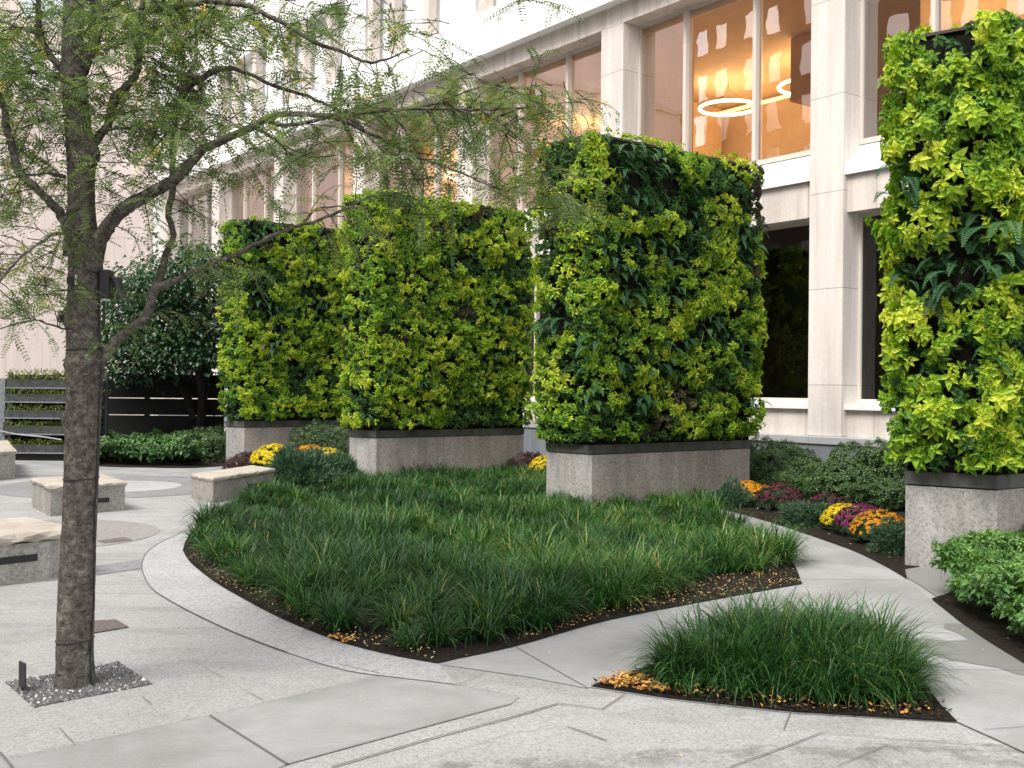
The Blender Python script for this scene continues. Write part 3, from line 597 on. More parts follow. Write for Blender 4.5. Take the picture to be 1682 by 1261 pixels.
def living_wall(name_label, L, Cn, zb, z1, seed, leafL, w_, dens=120, bulge=.17, length=LEN, fern_l=.36, rright=None):
    L, Cn = np.array([*L[:2], 0.]), np.array([*Cn[:2], 0.]); R_ = Cn+NV*length; B_ = L+NV*length
    ctr = (L+Cn+R_+B_)/4; root = empty('living_wall_planter', (ctr[0], ctr[1], 0), name_label, 'living wall', 'planted wall blocks on stone bases')
    quad = [L, Cn, R_, B_]
    def inset(d_, q=quad):
        c = ctr; return [p + unit(c-p)*d_ for p in q]
    base = MB(); base.prism(quad, 0, zb-.012)
    o = base.build('granite_base', [M['aggregate'], M['endcast']], root)
    for pl in o.data.polygons:
        nrm = pl.normal
        if abs(nrm.z) < .5 and abs(nrm.x*NV[0]+nrm.y*NV[1]) > .7 : pl.material_index = 1
    rel(o, root); bevel(o, .012, 2)
    gap = MB().prism(inset(.03), zb-.012, zb+.004).build('shadow_gap', M['black']); rel(gap, root)
    band_ = MB().prism(inset(-.012), zb+.004, zb+.13).build('steel_band', M['band']); rel(band_, root); bevel(band_, .004, 1)
    core = MB().prism(inset(.03), zb+.13, z1).build('backing_panel', M['backing']); rel(core, root)
    capp = MB().prism(inset(.0), z1, z1+.03).build('frame_cap', M['cap']); rel(capp, root)
    q = inset(-.04); faces = [(q[0], q[1], 1.), (q[1], q[2], 1.), (q[2], q[3], .6), (q[3], q[0], .75)]
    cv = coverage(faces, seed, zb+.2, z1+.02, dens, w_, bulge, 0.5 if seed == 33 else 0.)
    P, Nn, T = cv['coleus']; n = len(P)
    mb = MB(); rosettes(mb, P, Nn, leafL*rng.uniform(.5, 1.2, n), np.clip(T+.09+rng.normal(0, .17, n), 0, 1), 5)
    # crown of shoots on the top edge
    nt_ = int(110*leafL/.1); e = rng.random(nt_)*(np.linalg.norm(Cn-L)+length); wl_ = np.linalg.norm(Cn-L)
    tp = np.array([(L+(Cn-L)*x/wl_) if x < wl_ else Cn+NV*(x-wl_) for x in e]); tp = tp + unit(ctr-tp)*rng.uniform(.08, .3, (nt_, 1)); cl = (np.sin(e*5+seed)+np.sin(e*2.3+seed*2)) > -.5
    tp[:, 2] = z1 + rng.uniform(-.02, .16, nt_); tp = tp[cl]
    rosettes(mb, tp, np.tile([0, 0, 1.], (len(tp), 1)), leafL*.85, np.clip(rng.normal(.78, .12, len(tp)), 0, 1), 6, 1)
    # slender flower spikes
    ks = rng.choice(len(P), min(26, len(P)), replace=False)
    for i in ks: mb.tube([P[i]+Nn[i]*.05, P[i]+Nn[i]*.1+[0, 0, rng.uniform(.1, .22)]], [.006, .003], 4, .9)
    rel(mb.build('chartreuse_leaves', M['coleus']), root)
    P, Nn, T = cv['fern']; kx = rng.random(len(P)) < .42; P, Nn, T = P[kx], Nn[kx], T[kx]; n = len(P); mb = MB()
    D = Nn*1. + np.array([0, 0, .35]) + np.cross(Nn, [0, 0, 1.])*rng.normal(0, .8, (n, 1)) + rng.normal(0, .15, (n, 3))
    fronds(mb, P-Nn*.06, D, fern_l*rng.uniform(.6, 1.15, n), np.clip(T+rng.normal(0, .15, n), 0, 1), 15, droop=.75, wid=.27)
    rel(mb.build('fern_fronds', M['fern']), root)
    for nm, mk, kk, sc, wr in (('heuchera_leaves', 'heuchera', 6, .72, .95), ('dark_leaves', 'ivy', 5, .8, .7)):
        P, Nn, T = cv['heuchera' if mk == 'heuchera' else 'ivy']
        if len(P): mb = MB(); rosettes(mb, P-Nn*.03, Nn, leafL*sc*rng.uniform(.7, 1.2, len(P)), np.clip(T+rng.normal(0, .15, len(P)), 0, 1), kk, .2, wr=wr); rel(mb.build(nm, M[mk]), root)
    # sparse dark undergrowth everywhere behind
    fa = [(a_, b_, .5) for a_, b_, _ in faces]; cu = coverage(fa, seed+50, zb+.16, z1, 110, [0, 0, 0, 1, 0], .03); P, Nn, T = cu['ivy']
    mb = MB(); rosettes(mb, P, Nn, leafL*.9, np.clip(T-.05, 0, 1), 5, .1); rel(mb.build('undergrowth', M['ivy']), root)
    return root
W_ = [.60, .14, .06, .12, .08]
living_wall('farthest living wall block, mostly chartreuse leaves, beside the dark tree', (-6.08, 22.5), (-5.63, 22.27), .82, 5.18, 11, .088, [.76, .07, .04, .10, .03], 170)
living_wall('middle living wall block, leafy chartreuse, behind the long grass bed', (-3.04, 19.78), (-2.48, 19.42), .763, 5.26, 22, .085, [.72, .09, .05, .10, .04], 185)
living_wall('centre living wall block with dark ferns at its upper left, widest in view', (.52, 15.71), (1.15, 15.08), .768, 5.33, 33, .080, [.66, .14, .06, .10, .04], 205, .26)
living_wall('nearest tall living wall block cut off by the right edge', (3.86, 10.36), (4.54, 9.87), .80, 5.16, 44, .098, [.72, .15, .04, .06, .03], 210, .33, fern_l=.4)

# ================================================================= GRASS
def blades(mb, cen, n_per, hgt, spread, wd, tint0, seg=5, droop=1.):
    M_ = len(cen); c = np.repeat(cen, n_per, 0); N = len(c); h = np.repeat(hgt, n_per)*rng.uniform(.55, 1.15, N); tt = np.repeat(tint0, n_per)
    a = rng.random(N)*6.28; rr = np.sqrt(rng.random(N))*spread; out = np.c_[np.cos(a), np.sin(a), np.zeros(N)]
    b0 = np.c_[c[:, :2], np.full(N, .01)] + out*rr[:, None]*.5; lean = rng.uniform(.1, 1., N)*droop; Ln = h*rng.uniform(1.15, 1.6, N)
    a2 = a+rng.normal(0, .5, N); o2 = np.c_[np.cos(a2), np.sin(a2), np.zeros(N)]; sd = np.c_[-np.sin(a2), np.cos(a2), np.zeros(N)]
    V = []
    ang0 = lean*.8; ang1 = lean*1.9+1.15; p = b0.copy()
    for i in range(seg+1):
        u = i/seg; wv_ = wd*(1-u**2.2)*rng.uniform(.7, 1.2, N) if i in (0,) else wd*(1-u**2.2)*w0_
        if i == 0: w0_ = rng.uniform(.7, 1.2, N); wv_ = wd*w0_*.8
        V += [p - sd*(wv_/2)[:, None], p + sd*(wv_/2)[:, None]]
        th = ang0+(ang1-ang0)*u**1.3; p = p + (o2*np.sin(th)[:, None] + np.array([0, 0, 1.])*np.cos(th)[:, None])*(Ln/seg)[:, None]
    V = np.stack(V, 1).reshape(-1, 3); V[:, 2] = np.maximum(V[:, 2], .012); k = np.arange(N)[:, None]*(2*(seg+1)); F = np.concatenate([k+[2*i, 2*i+1, 2*i+3, 2*i+2] for i in range(seg)])
    t_ = np.clip(tt+rng.normal(0, .2, N), 0, .97); t_[rng.random(N) < .011*np.repeat(rng.random(M_)**3*4, n_per)] = 1.
    mb.add(V, F, np.tile(t_, seg))
gpoly = np.vstack([px((1302, 938), (1210, 952), (1100, 974), (1000, 1006), (900, 1038), (800, 1060), (715, 1076), (640, 1065), (560, 1043), (480, 1010), (410, 971), (350, 932), (322, 895), (322, 876), (345, 850), (400, 825), (470, 803), (573, 790)), [[-2.5, 19.3, 0], [.3, 21.5, 0], [1.0, 20, 0], [.45, 15.8, 0], [1.1, 15.0, 0], [2.9, 16.4, 0]], px((1190, 856), (1250, 890), (1290, 918))])
cs = sample(gpoly, int(area(gpoly)*27)); hh = .285-.12*np.clip((cs[:, 1]-9)/5, 0, 1)+.05*np.sin(cs[:, 0]*2.7+np.sin(cs[:, 1]*1.9))+.04*np.sin(cs[:, 1]*2.3+1+cs[:, 0])+rng.normal(0, .05, len(cs))
near = cs[:, 1] < 10.5; tn = np.clip(.38+.14*np.sin(cs[:, 0]*2.1+cs[:, 1]*1.4)+np.clip((cs[:, 0]+.5)*.05, -.1, .12)+rng.normal(0, .15, len(cs)), .02, .9)
mb = MB(); blades(mb, np.c_[cs, cs[:, 0]*0][near], 95, hh[near], .11, .0102, tn[near], 6); blades(mb, np.c_[cs, cs[:, 0]*0][~near], 75, hh[~near], .14, .0115, tn[~near], 5)
tag(mb.build('ornamental_grass', M['grass']), 'dark green arching ornamental grass filling the large curved bed', 'grass', kind='stuff')
gp2 = px((1050, 1124), (1120, 1092), (1220, 1056), (1320, 1044), (1400, 1052), (1450, 1080), (1488, 1120), (1495, 1158), (1400, 1164), (1300, 1161), (1180, 1147), (1080, 1134))
cs = sample(gp2, int(area(gp2)*75)); cc = cs.mean(0)
hh = .39-.17*np.clip(np.linalg.norm((cs-cc)/np.array([.95, .7]), axis=1), 0, 1.3)**2+rng.normal(0, .02, len(cs)); tn = np.clip(.40+.14*(cs[:, 0]-cc[0])+rng.normal(0, .1, len(cs)), .1, .8)
mb = MB(); blades(mb, np.c_[cs, cs[:, 0]*0], 92, hh, .10, .0092, tn, 7, 1.)
tag(mb.build('ornamental_grass', M['grass']), 'thick mound of arching green grass in the small triangular bed in front', 'grass', kind='stuff')
# fallen leaves
def litter(P, s0, s1, tint, label, z=.03):
    n = len(P); mb = MB(); a = rng.random(n)*6.28
    diamonds(mb, np.c_[P, z+rng.random(n)*.02], np.c_[np.cos(a), np.sin(a), rng.normal(0, .4, n)], np.c_[rng.normal(0, .5, (n, 2)), np.ones(n)], rng.uniform(s0, s1, n), rng.uniform(s0, s1, n)*.55, tint)
    tag(mb.build('fallen_leaves', M['fallen']), label, 'fallen leaves', kind='stuff')
def along(P, n, wd, bias=1.):
    P = np.asarray(P)[:, :2]; i = rng.integers(0, len(P)-1, n); u = rng.random((n, 1)); q = P[i]*(1-u)+P[i+1]*u
    d_ = unit(P[i+1]-P[i]); nn = np.c_[-d_[:, 1], d_[:, 0]]; return q + nn*(rng.random((n, 1))**bias*wd)
strip = sample(px((1318, 961), (1180, 986), (1000, 1021), (850, 1062), (850, 1050), (1000, 1002), (1080, 975), (1200, 948), (1300, 940)), 750)
litter(strip, .008, .024, rng.uniform(.35, 1, 750), 'small pale yellow leaflets scattered along the soil edge by the concrete walk')
strip = sample(px((715, 1091), (600, 1068), (470, 1021), (350, 955), (303, 915), (330, 915), (400, 960), (500, 1010), (620, 1050), (720, 1066)), 420)
litter(strip, .008, .022, rng.uniform(.6, 1, 420), 'sparse pale leaflets on the dark soil under the curved grass edge')
a1 = sample(px((975, 1129), (1020, 1112), (1060, 1118), (1100, 1145), (1040, 1140)), 420); a2 = sample(px((1050, 1130), (1500, 1160), (1565, 1186), (1300, 1170), (1100, 1148)), 230)
litter(np.vstack([a1, a2]), .014, .036, np.clip(rng.normal(.4, .16, 650), 0, .8), 'orange fallen leaves heaped at the left tip of the small triangular bed')
a1 = sample(px((540, 1050), (590, 1058), (570, 1063), (545, 1057)), 60); litter(a1, .02, .045, rng.uniform(.2, .6, 60), 'small heap of orange leaves at the front kerb of the large grass bed')
litter(sample(rb, 900), .012, .03, rng.uniform(.3, 1, 900), 'pale leaf litter scattered over the flower bed soil')
pv = px((0, 1000), (230, 960), (800, 1110), (1500, 1200), (1682, 1160), (1682, 1261), (0, 1261)); litter(sample(pv, 90), .008, .022, rng.uniform(.4, 1, 90), 'few tiny pale leaflets blown over the front paving', .01)
litter(sample(walk, 160), .008, .022, rng.uniform(.5, 1, 160), 'few tiny leaflets dropped on the curving concrete walk', .009)

# ================================================================= SHRUBS AND FLOWERS
def shell_pts(c, r, n, lump=.18, seed=0, zmin=0.):
    r_ = np.random.default_rng(seed); d = unit(r_.normal(size=(n, 3))); d[:, 2] = np.abs(d[:, 2])*1.0 - .12*(r_.random(n)); d = unit(d)
    f = 1+lump*(np.sin(d[:, 0]*5+seed)*np.cos(d[:, 1]*6+seed*1.7)+.6*np.sin(d[:, 2]*9+seed)); q = 1-r_.random(n)**2.2*.45
    P = np.array(c)+d*np.array(r)*(f*q)[:, None]; P[:, 2] = np.maximum(P[:, 2], zmin+.02); return P, d
def bush(name, label, cat, c, r, n, L, m_, group=None, lump=.18, seed=1, k=5, fol='foliage', mid=.45, wr=.5):
    root = empty(name, (c[0], c[1], 0), label, cat, group)
    P, d = shell_pts((c[0], c[1], r[2]*.15), r, n, lump, seed); mb = MB()
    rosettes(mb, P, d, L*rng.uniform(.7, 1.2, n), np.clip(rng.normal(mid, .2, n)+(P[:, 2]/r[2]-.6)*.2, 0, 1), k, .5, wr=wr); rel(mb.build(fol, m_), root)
    mb = MB()
    for i in range(10):
        a = rng.random()*6.28; q = np.array([math.cos(a)*r[0]*.55, math.sin(a)*r[1]*.55, r[2]*.8])
        mb.tube([(c[0], c[1], 0), (c[0]+q[0]*.4, c[1]+q[1]*.4, q[2]*.5), (c[0]+q[0], c[1]+q[1], q[2])], [.014, .01, .004], 5)
    rel(mb.build('stems', M['darkbark']), root); return root
def gp(x, y): g = G(x, y); return (g[0], g[1])
SG = 'evergreen shrubs below the plinth'
for (x, y, rx, rz, lab, sd) in [(1268, 803, .78, .95, 'tallest glossy evergreen shrub, beside the centre planter base', 3), (1335, 815, .60, .62, 'low glossy evergreen shrub in the dip between two taller ones', 4),
                                (1400, 832, .70, .86, 'broad glossy evergreen shrub left of the right-hand planter', 5), (1455, 835, .62, .92, 'dark evergreen shrub half hidden behind the right-hand planter', 6)]:
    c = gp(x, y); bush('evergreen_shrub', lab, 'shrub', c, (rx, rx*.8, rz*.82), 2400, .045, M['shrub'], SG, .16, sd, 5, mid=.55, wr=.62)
def mum(label, x, y, r, fm_, nf=170, seed=0, petal=.02, fcov=.55, lr=1.):
    r *= 1.3; nf = int(nf*1.7)
    g = gp(x, y); root = empty('chrysanthemum', (g[0], g[1], 0), label, 'chrysanthemum', 'potted-style mounds of autumn chrysanthemums')
    P, d = shell_pts((g[0], g[1], r*.25), (r, r, r*.85), 420, .05, seed); mb = MB(); rosettes(mb, P*1, d, .035, np.clip(rng.normal(.5, .2, 420), 0, 1), 5, .3); rel(mb.build('foliage', M['mumleaf']), root)
    r_ = np.random.default_rng(seed+9); d = unit(r_.normal(size=(nf*2, 3))); d[:, 2] = np.abs(d[:, 2]); d = d[d[:, 2] > .25-.2*fcov][:nf]
    P = np.array([g[0], g[1], r*.3])+d*np.array([r, r, r*.85])*r_.uniform(.98, 1.08, (len(d), 1)); mb = MB()
    for lay, (kk, el, sc) in enumerate(((9, .1, 1), (7, .6, .7), (5, 1.1, .4))):
        a = unit(np.cross(d, [.2, .1, 1.])); b2 = np.cross(d, a)
        for j in range(kk):
            ph = j*6.283/kk+lay*.4+r_.random(len(d)); rr = a*np.cos(ph)[:, None]+b2*np.sin(ph)[:, None]
            diamonds(mb, P+d*.004*lay, rr*math.cos(el)+d*math.sin(el), d*math.cos(el)-rr*math.sin(el), petal*sc*r_.uniform(.8, 1.2, len(d)), petal*.5, np.clip(r_.normal(.5, .25, len(d)), 0, 1))
    rel(mb.build('flowers', fm_), root); return root
mum('yellow-orange chrysanthemum mound nearest the centre planter base', 1228, 828, .22, M['f_orange'], 210, 1, .026)
mum('second orange chrysanthemum mound, touching a purple one on its right', 1258, 832, .2, M['f_orange'], 150, 2, .025)
mum('purple chrysanthemum mound right of the two orange ones', 1280, 838, .25, M['f_wine'], 150, 3, .024, .2)
mum('faded purple chrysanthemum mound behind the bright yellow one', 1362, 858, .24, M['f_wine'], 120, 4, .024, .2)
mum('bright lemon yellow chrysanthemum mound in the right flower bed', 1388, 872, .21, M['f_yellow'], 260, 5, .027, .8)
mum('magenta chrysanthemum mound between yellow and amber mounds', 1415, 880, .24, M['f_purple'], 170, 6, .025, .3)
mum('amber chrysanthemum mound closest to the right-hand planter', 1445, 893, .24, M['f_orange'], 190, 7, .025)
mum('bright yellow chrysanthemum mound by the farthest planter base', 449, 773, .34, M['f_yellow'], 240, 8, .04, .8)
mum('dark purple chrysanthemum mound between yellow mounds by the far planter', 478, 770, .30, M['f_wine'], 160, 9, .035, .3)
mum('amber chrysanthemum mound by the far planter, third from the left', 509, 771, .32, M['f_orange'], 200, 10, .038)
mum('small yellow chrysanthemum mound closest to the middle planter base', 536, 773, .30, M['f_yellow'], 150, 11, .036)
mum('yellow chrysanthemum half hidden by the centre planter base', 897, 783, .26, M['f_yellow'], 160, 12, .035, .8)
def needle_bush(label, x, y, r, rz, n=1500, seed=1, L=.08):
    g = gp(x, y); root = empty('juniper', (g[0], g[1], 0), label, 'juniper', 'low junipers and blue-green tufts')
    P, d = shell_pts((g[0], g[1], rz*.1), (r, r, rz), n, .25, seed); mb = MB()
    for q in range(3): diamonds(mb, P, d+rng.normal(0, .55, (n, 3))+[0, 0, .25], rng.normal(size=(n, 3)), L*rng.uniform(.6, 1.3, n), L*.14, np.clip(rng.normal(.5, .25, n), 0, 1))
    rel(mb.build('foliage', M['juniper']), root)
    mb = MB()
    for i in range(6): a = i*1.05; mb.tube([(g[0], g[1], 0), (g[0]+math.cos(a)*r*.7, g[1]+math.sin(a)*r*.7, rz*.6)], [.012, .004], 5)
    rel(mb.build('stems', M['darkbark']), root)
needle_bush('low green juniper between the purple mounds on the walk side', 1330, 862, .34, .22, 1800, 2)
needle_bush('small tufted juniper against the left corner of the right planter', 1468, 908, .22, .3, 1800, 3, .06)
needle_bush('low grey-green juniper at the foot of the centre planter by the walk', 1203, 832, .26, .28, 1200, 5)
needle_bush('blue-green tufted mound behind the bench end near yellow flowers', 490, 800, .55, .42, 3500, 6, .16)
needle_bush('second blue-green tufted mound against the middle planter corner', 545, 795, .45, .36, 2500, 7, .16)
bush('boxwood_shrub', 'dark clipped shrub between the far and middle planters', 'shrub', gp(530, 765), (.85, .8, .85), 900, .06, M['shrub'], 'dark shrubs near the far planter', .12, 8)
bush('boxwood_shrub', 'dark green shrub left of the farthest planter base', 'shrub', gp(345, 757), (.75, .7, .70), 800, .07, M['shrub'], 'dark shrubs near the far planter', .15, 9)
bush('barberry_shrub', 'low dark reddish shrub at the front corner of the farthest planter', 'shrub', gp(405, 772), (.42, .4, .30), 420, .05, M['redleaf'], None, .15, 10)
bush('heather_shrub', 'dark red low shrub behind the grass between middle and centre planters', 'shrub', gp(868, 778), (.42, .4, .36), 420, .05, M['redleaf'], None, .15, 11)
def cover(name, label, poly, n, L, h, m_, mid, k=5):
    cs_ = sample(poly, n); P = np.c_[cs_, h*(.75+.25*np.sin(cs_[:, 0]*4)*np.cos(cs_[:, 1]*5))*np.sqrt(rng.uniform(.25, 1.05, n))]
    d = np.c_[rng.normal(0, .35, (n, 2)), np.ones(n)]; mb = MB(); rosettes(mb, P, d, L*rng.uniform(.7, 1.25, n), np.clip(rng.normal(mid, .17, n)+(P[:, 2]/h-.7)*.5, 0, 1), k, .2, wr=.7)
    st_ = rng.choice(n, n//3, replace=False)
    for i in st_[:400]: mb.tube([(P[i, 0], P[i, 1], P[i, 2]*.6), P[i]], .002, 3)
    tag(mb.build(name, m_), label, 'ground cover', kind='stuff')
cover('ground_cover', 'bright green leafy ground cover at the right edge by the near planter', np.vstack([px((1532, 975), (1600, 1030), (1682, 1078), (1740, 1112)), [[4.6, 6.8, 0], [6.5, 8.5, 0], [5.2, 9.8, 0]], px((1650, 915), (1590, 925))]), 4200, .055, .46, M['cover'], .5)
cover('ground_cover', 'mid-green leafy ground cover below the dark tree on the left', np.vstack([px((140, 764), (220, 766), (300, 767), (338, 766)), [[-6.9, 23.0, 0], [-7.2, 24.6, 0], [-10.4, 24.6, 0]]]), 1100, .12, .62, M['covdark'], .5)
cover('ground_cover', 'dark leafy ground cover in the shade beyond the flower mounds', np.array([[3.2, 17.6], [5.2, 16.4], [6.6, 14.2], [8.8, 11.4], [9.4, 12.2], [6.0, 17.5], [3.0, 21.0]]), 700, .07, .25, M['shrub'], .3)
# ================================================================= BENCHES
def bench(label, corner, right, left, zc, zt, over=.03, slot=None):
    """corner/right/left : ground points of the base; cap stone on top"""
    c_, r_, l_ = [np.array([p[0], p[1], 0.]) for p in (corner, right, left)]; b_ = r_+l_-c_; ctr = (r_+l_)/2
    root = empty('stone_bench', (ctr[0], ctr[1], 0), label, 'bench', 'low granite block benches')
    u = unit(r_-c_); v_ = unit(l_-c_); W1 = np.linalg.norm(r_-c_); D1 = np.linalg.norm(l_-c_)
    o = MB().prism([c_, r_, b_, l_], 0, zc).build('granite_base', M['benchbase']); rel(o, root); bevel(o, .01, 2)
    # rough-cut cap: subdivided block with chipped edges
    nx, ny = max(6, int(W1/.08)), max(5, int(D1/.08)); mb = MB(); vs = []; idx = {}
    a0 = c_-u*over-v_*over; WW, DD = W1+2*over, D1+2*over
    def vert(i, j, k):
        key = (i, j, k)
        if key not in idx:
            edge = (i in (0, nx)) or (j in (0, ny)); p = a0+u*WW*i/nx+v_*DD*j/ny+np.array([0, 0, zc+(zt-zc)*k/3])
            if edge:
                inn_ = unit(ctr-p); inn_[2] = 0; p = p+inn_*abs(rng.normal(0, .012))+(inn_*.035 if k == 3 else 0)+(inn_*.02 if k == 0 else 0)
                p[2] += rng.normal(0, .008) if k < 3 else -.006
            elif k == 3: p[2] += rng.normal(0, .002)
            idx[key] = len(vs); vs.append(p)
        return idx[key]
    fs = []
    for i in range(nx):
        for j in range(ny):
            fs.append((vert(i, j, 3), vert(i+1, j, 3), vert(i+1, j+1, 3), vert(i, j+1, 3))); fs.append((vert(i, j, 0), vert(i, j+1, 0), vert(i+1, j+1, 0), vert(i+1, j, 0)))
    for k in range(3):
        for i in range(nx): fs.append((vert(i, 0, k), vert(i+1, 0, k), vert(i+1, 0, k+1), vert(i, 0, k+1))); fs.append((vert(i, ny, k), vert(i, ny, k+1), vert(i+1, ny, k+1), vert(i+1, ny, k)))
        for j in range(ny): fs.append((vert(nx, j, k), vert(nx, j+1, k), vert(nx, j+1, k+1), vert(nx, j, k+1))); fs.append((vert(0, j, k), vert(0, j, k+1), vert(0, j+1, k+1), vert(0, j+1, k)))
    mb.add(vs, fs); o = mb.build('stone_cap', M['capstone']); rel(o, root)
    if slot:
        f0_, f1_, z0, z1 = slot; p0_ = c_+u*W1*f0_; p1_ = c_+u*W1*f1_; o_ = -v_*.006; i_ = v_*.05
        o = MB().prism([p0_+o_, p1_+o_, p1_+i_, p0_+i_], z0, z1).build('light_slot', M['black']); rel(o, root)
    return root
bench('square stone bench with tan cap standing behind the tree trunk', G(82, 848), G(205, 838), G(52, 832), .33, .40, slot=(.62, .78, .13, .19))
cb = G(350, 826); rb_ = G(350, 826)+np.array([.62, 2.1, 0])
bench('pale-capped stone bench at the left rim of the grass bed', cb, cb+(G(450, 806)-G(350, 826))*1.0, G(314, 818), .30, .37, slot=(.55, .9, .12, .18))
g0 = G(132, 944); g1 = G(-90, 972); dv = unit(g0-g1); bv = np.array([-dv[1], dv[0], 0]); bv = bv if bv[1] > 0 else -bv
bench('large tan-capped stone bench at the left edge, nearest the camera', g1, g0, g1+bv*1.15, .33, .42, slot=(.05, .66, .17, .23))
bench('small stone bench cut off by the left edge near the plant rack', G(-70, 795), G(25, 786), G(-70, 770), .42, .52)

# ================================================================= RACK, FENCE, RAIL
Yr = 23.56
def rk(x, y): return AT(x, y, Yr)
rt_ = empty('plant_rack', (-11.2, Yr, 0), 'weathered tiered plant rack with sedum rows at the far left', 'plant rack')
x0, x1 = rk(14, 700)[0], rk(172, 700)[0]
def rz(y): return float(AT(60, y, Yr)[2])
for xx in (x0, (x0+x1)/2, x1): o = MB().box((xx-.04, Yr+.02, 0), (xx+.04, Yr+.12, rz(612))).build('post', M['rack']); rel(o, rt_)
o = MB().box((x0-.25, Yr-.06, 0), (x0-.06, Yr+.1, rz(622))).build('wrapped_post', M['wrap']); rel(o, rt_)
for i, yy in enumerate((622, 645, 671, 697, 727)):
    z = rz(yy); o = MB().box((x0, Yr-.12-.05*i, z-.20), (x1, Yr+.02, z-.04)).build('tray', M['rack']); rel(o, rt_)
    o = MB().box((x0, Yr-.16-.05*i, z-.22), (x1, Yr-.13-.05*i, z-.19)).build('shelf_edge', M['wrap']); rel(o, rt_)
    n = 520; P = np.c_[rng.uniform(x0, x1, n), rng.uniform(Yr-.16-.05*i, Yr-.02, n), z-.04+rng.random(n)*(.10 if i else .2)]
    mb = MB(); mb.box((x0+.01, Yr-.11-.05*i, z-.05), (x1-.01, Yr, z-.02), 0, .1); diamonds(mb, P, rng.normal(0, .5, (n, 3))+[0, -.1, .7], rng.normal(size=(n, 3)), rng.uniform(.04, .1, n)*(1.5 if i == 0 else 1), .025, np.clip(rng.normal(.6 if i in (0, 4) else .4, .2, n), 0, 1)); o = mb.build('sedum_row', M['sedum']); rel(o, rt_)
o = MB().box((x0, Yr-.3, 0), (x1, Yr+.05, .16)).build('tray', M['slat']); rel(o, rt_)
o = MB().box((x0, Yr+.13, .1), (x1, Yr+.16, rz(615))).build('back_board', M['slat']); rel(o, rt_)
mb = MB(); mb.tube(spline([rk(5, 705)-[0, .35, 0], rk(40, 712)-[0, .35, 0], rk(80, 716)-[0, .35, 0], rk(112, 721)-[0, .35, 0]], 4), .02, 6); rel(mb.build('hose', M['wrap']), rt_)
fe = empty('slat_fence', (-7.5, 25.5, 0), 'black horizontal slat fence in deep shade under the dark tree', 'fence')
for xx in (-10.4, -8.9, -7.6): rel(MB().box((xx-.05, 25.75, 0), (xx+.05, 25.85, 2.0)).build('post', M['slat']), fe)
mb = MB()
for z0, z1 in ((.05, .46), (.465, .95), (.97, 1.36), (1.38, 1.95)): mb.box((-10.5, 25.7, z0), (-7.0, 25.74, z1))
rel(mb.build('slats', M['slat']), fe)
ra = empty('handrail', (-6.9, 27, 0), 'pale metal handrail glimpsed between the dark tree and far planter', 'handrail')
mb = MB()
for q in (0, .18, .36): mb.tube([(-7.9, 27, .55+q), (-6.2, 27, 1.15+q)], .02, 6)
rel(mb.build('rail', M['rail']), ra); mb = MB()
for q in (-7.6, -6.9, -6.4): mb.tube([(q, 27, 0), (q, 27, 1.3)], .025, 6)
rel(mb.build('post', M['rail']), ra)

# ================================================================= DARK TREE
dt = empty('shade_tree', (-7.3, 25.0, 0), 'dark multi-stemmed tree with broad leaves behind the locust trunk', 'tree')
D0 = AT(322, 700, 25.); D0[2] = 0; mb = MB()
for q in (((322, 700), (312, 660), (295, 610), (275, 560)), ((322, 700), (330, 650), (322, 600), (318, 540), (300, 480)), ((324, 700), (338, 640), (345, 600), (350, 560)), ((318, 690), (300, 640), (262, 590), (230, 560)), ((330, 640), (340, 560), (335, 500), (330, 440))):
    P = [AT(x, y, 25.+.25*i*((-1)**len(q))) for i, (x, y) in enumerate(q)]; P[0][2] = 0 if q[0][1] == 700 else P[0][2]
    mb.tube(spline(P, 4), np.linspace(.085, .03, 4*(len(P)-1)+1), 7, noise=.06)
rel(mb.build('trunk', M['darkbark'], smooth=True), dt)
mb = MB()
for i in range(270):
    ux = rng.uniform(175, 372); top = 395 + (max(0, 330-ux)/150)**1.3*75 if ux < 330 else 388+(ux-330)*.3; uy = rng.uniform(top+8, 620 if ux < 300 else 600); c = AT(ux, uy, 25+rng.uniform(-1.3, 1.3))
    n = 46; P = c+rng.normal(0, 1, (n, 3))*[.42, .42, .13]; dr = unit(P-c+[0, 0, -.02]); tt = dr*[1, 1, .2]+[0, 0, -.35]
    leaves(mb, P, tt+rng.normal(0, .25, (n, 3)), np.tile([0, 0, 1.], (n, 1))+rng.normal(0, .3, (n, 3)), rng.uniform(.08, .14, n), rng.uniform(.07, .12, n), np.clip(rng.normal(.38+(600-uy)/200*.12, .18, n), 0, 1), curl=.2)
rel(mb.build('foliage', M['redbud']), dt)

# ================================================================= HONEY LOCUST
YT = 5.97
lt = empty('honey_locust_tree', (AT(122, 1125, YT)[0], YT, 0), 'honey locust with dark bare trunk and feathery foliage at left foreground', 'tree')
trk = [(122, 1130, 36), (122, 1118, 32), (122, 1100, 30), (122, 1060, 29), (125, 1000, 29), (128, 920, 27.5), (131, 850, 27), (134, 770, 27), (136, 700, 27.5), (138, 640, 28), (138, 590, 28.5), (137, 550, 27), (138, 500, 25.5), (139, 450, 24.5), (138, 400, 24), (134, 350, 22), (133, 300, 21), (132, 250, 22), (128, 210, 21), (124, 165, 20.5), (121, 120, 19), (119, 70, 17), (121, 20, 16), (121, -40, 15.5), (118, -140, 14)]
sc_ = YT/CF
P = []; Rr = []
for x, y, r in trk:
    p = AT(x, y, YT); P.append(p); Rr.append(r*sc_)
P[0][2] = -.02
P = spline(P, 5); Rr = spline([[a, 0, 0] for a in Rr], 5)[:, 0]
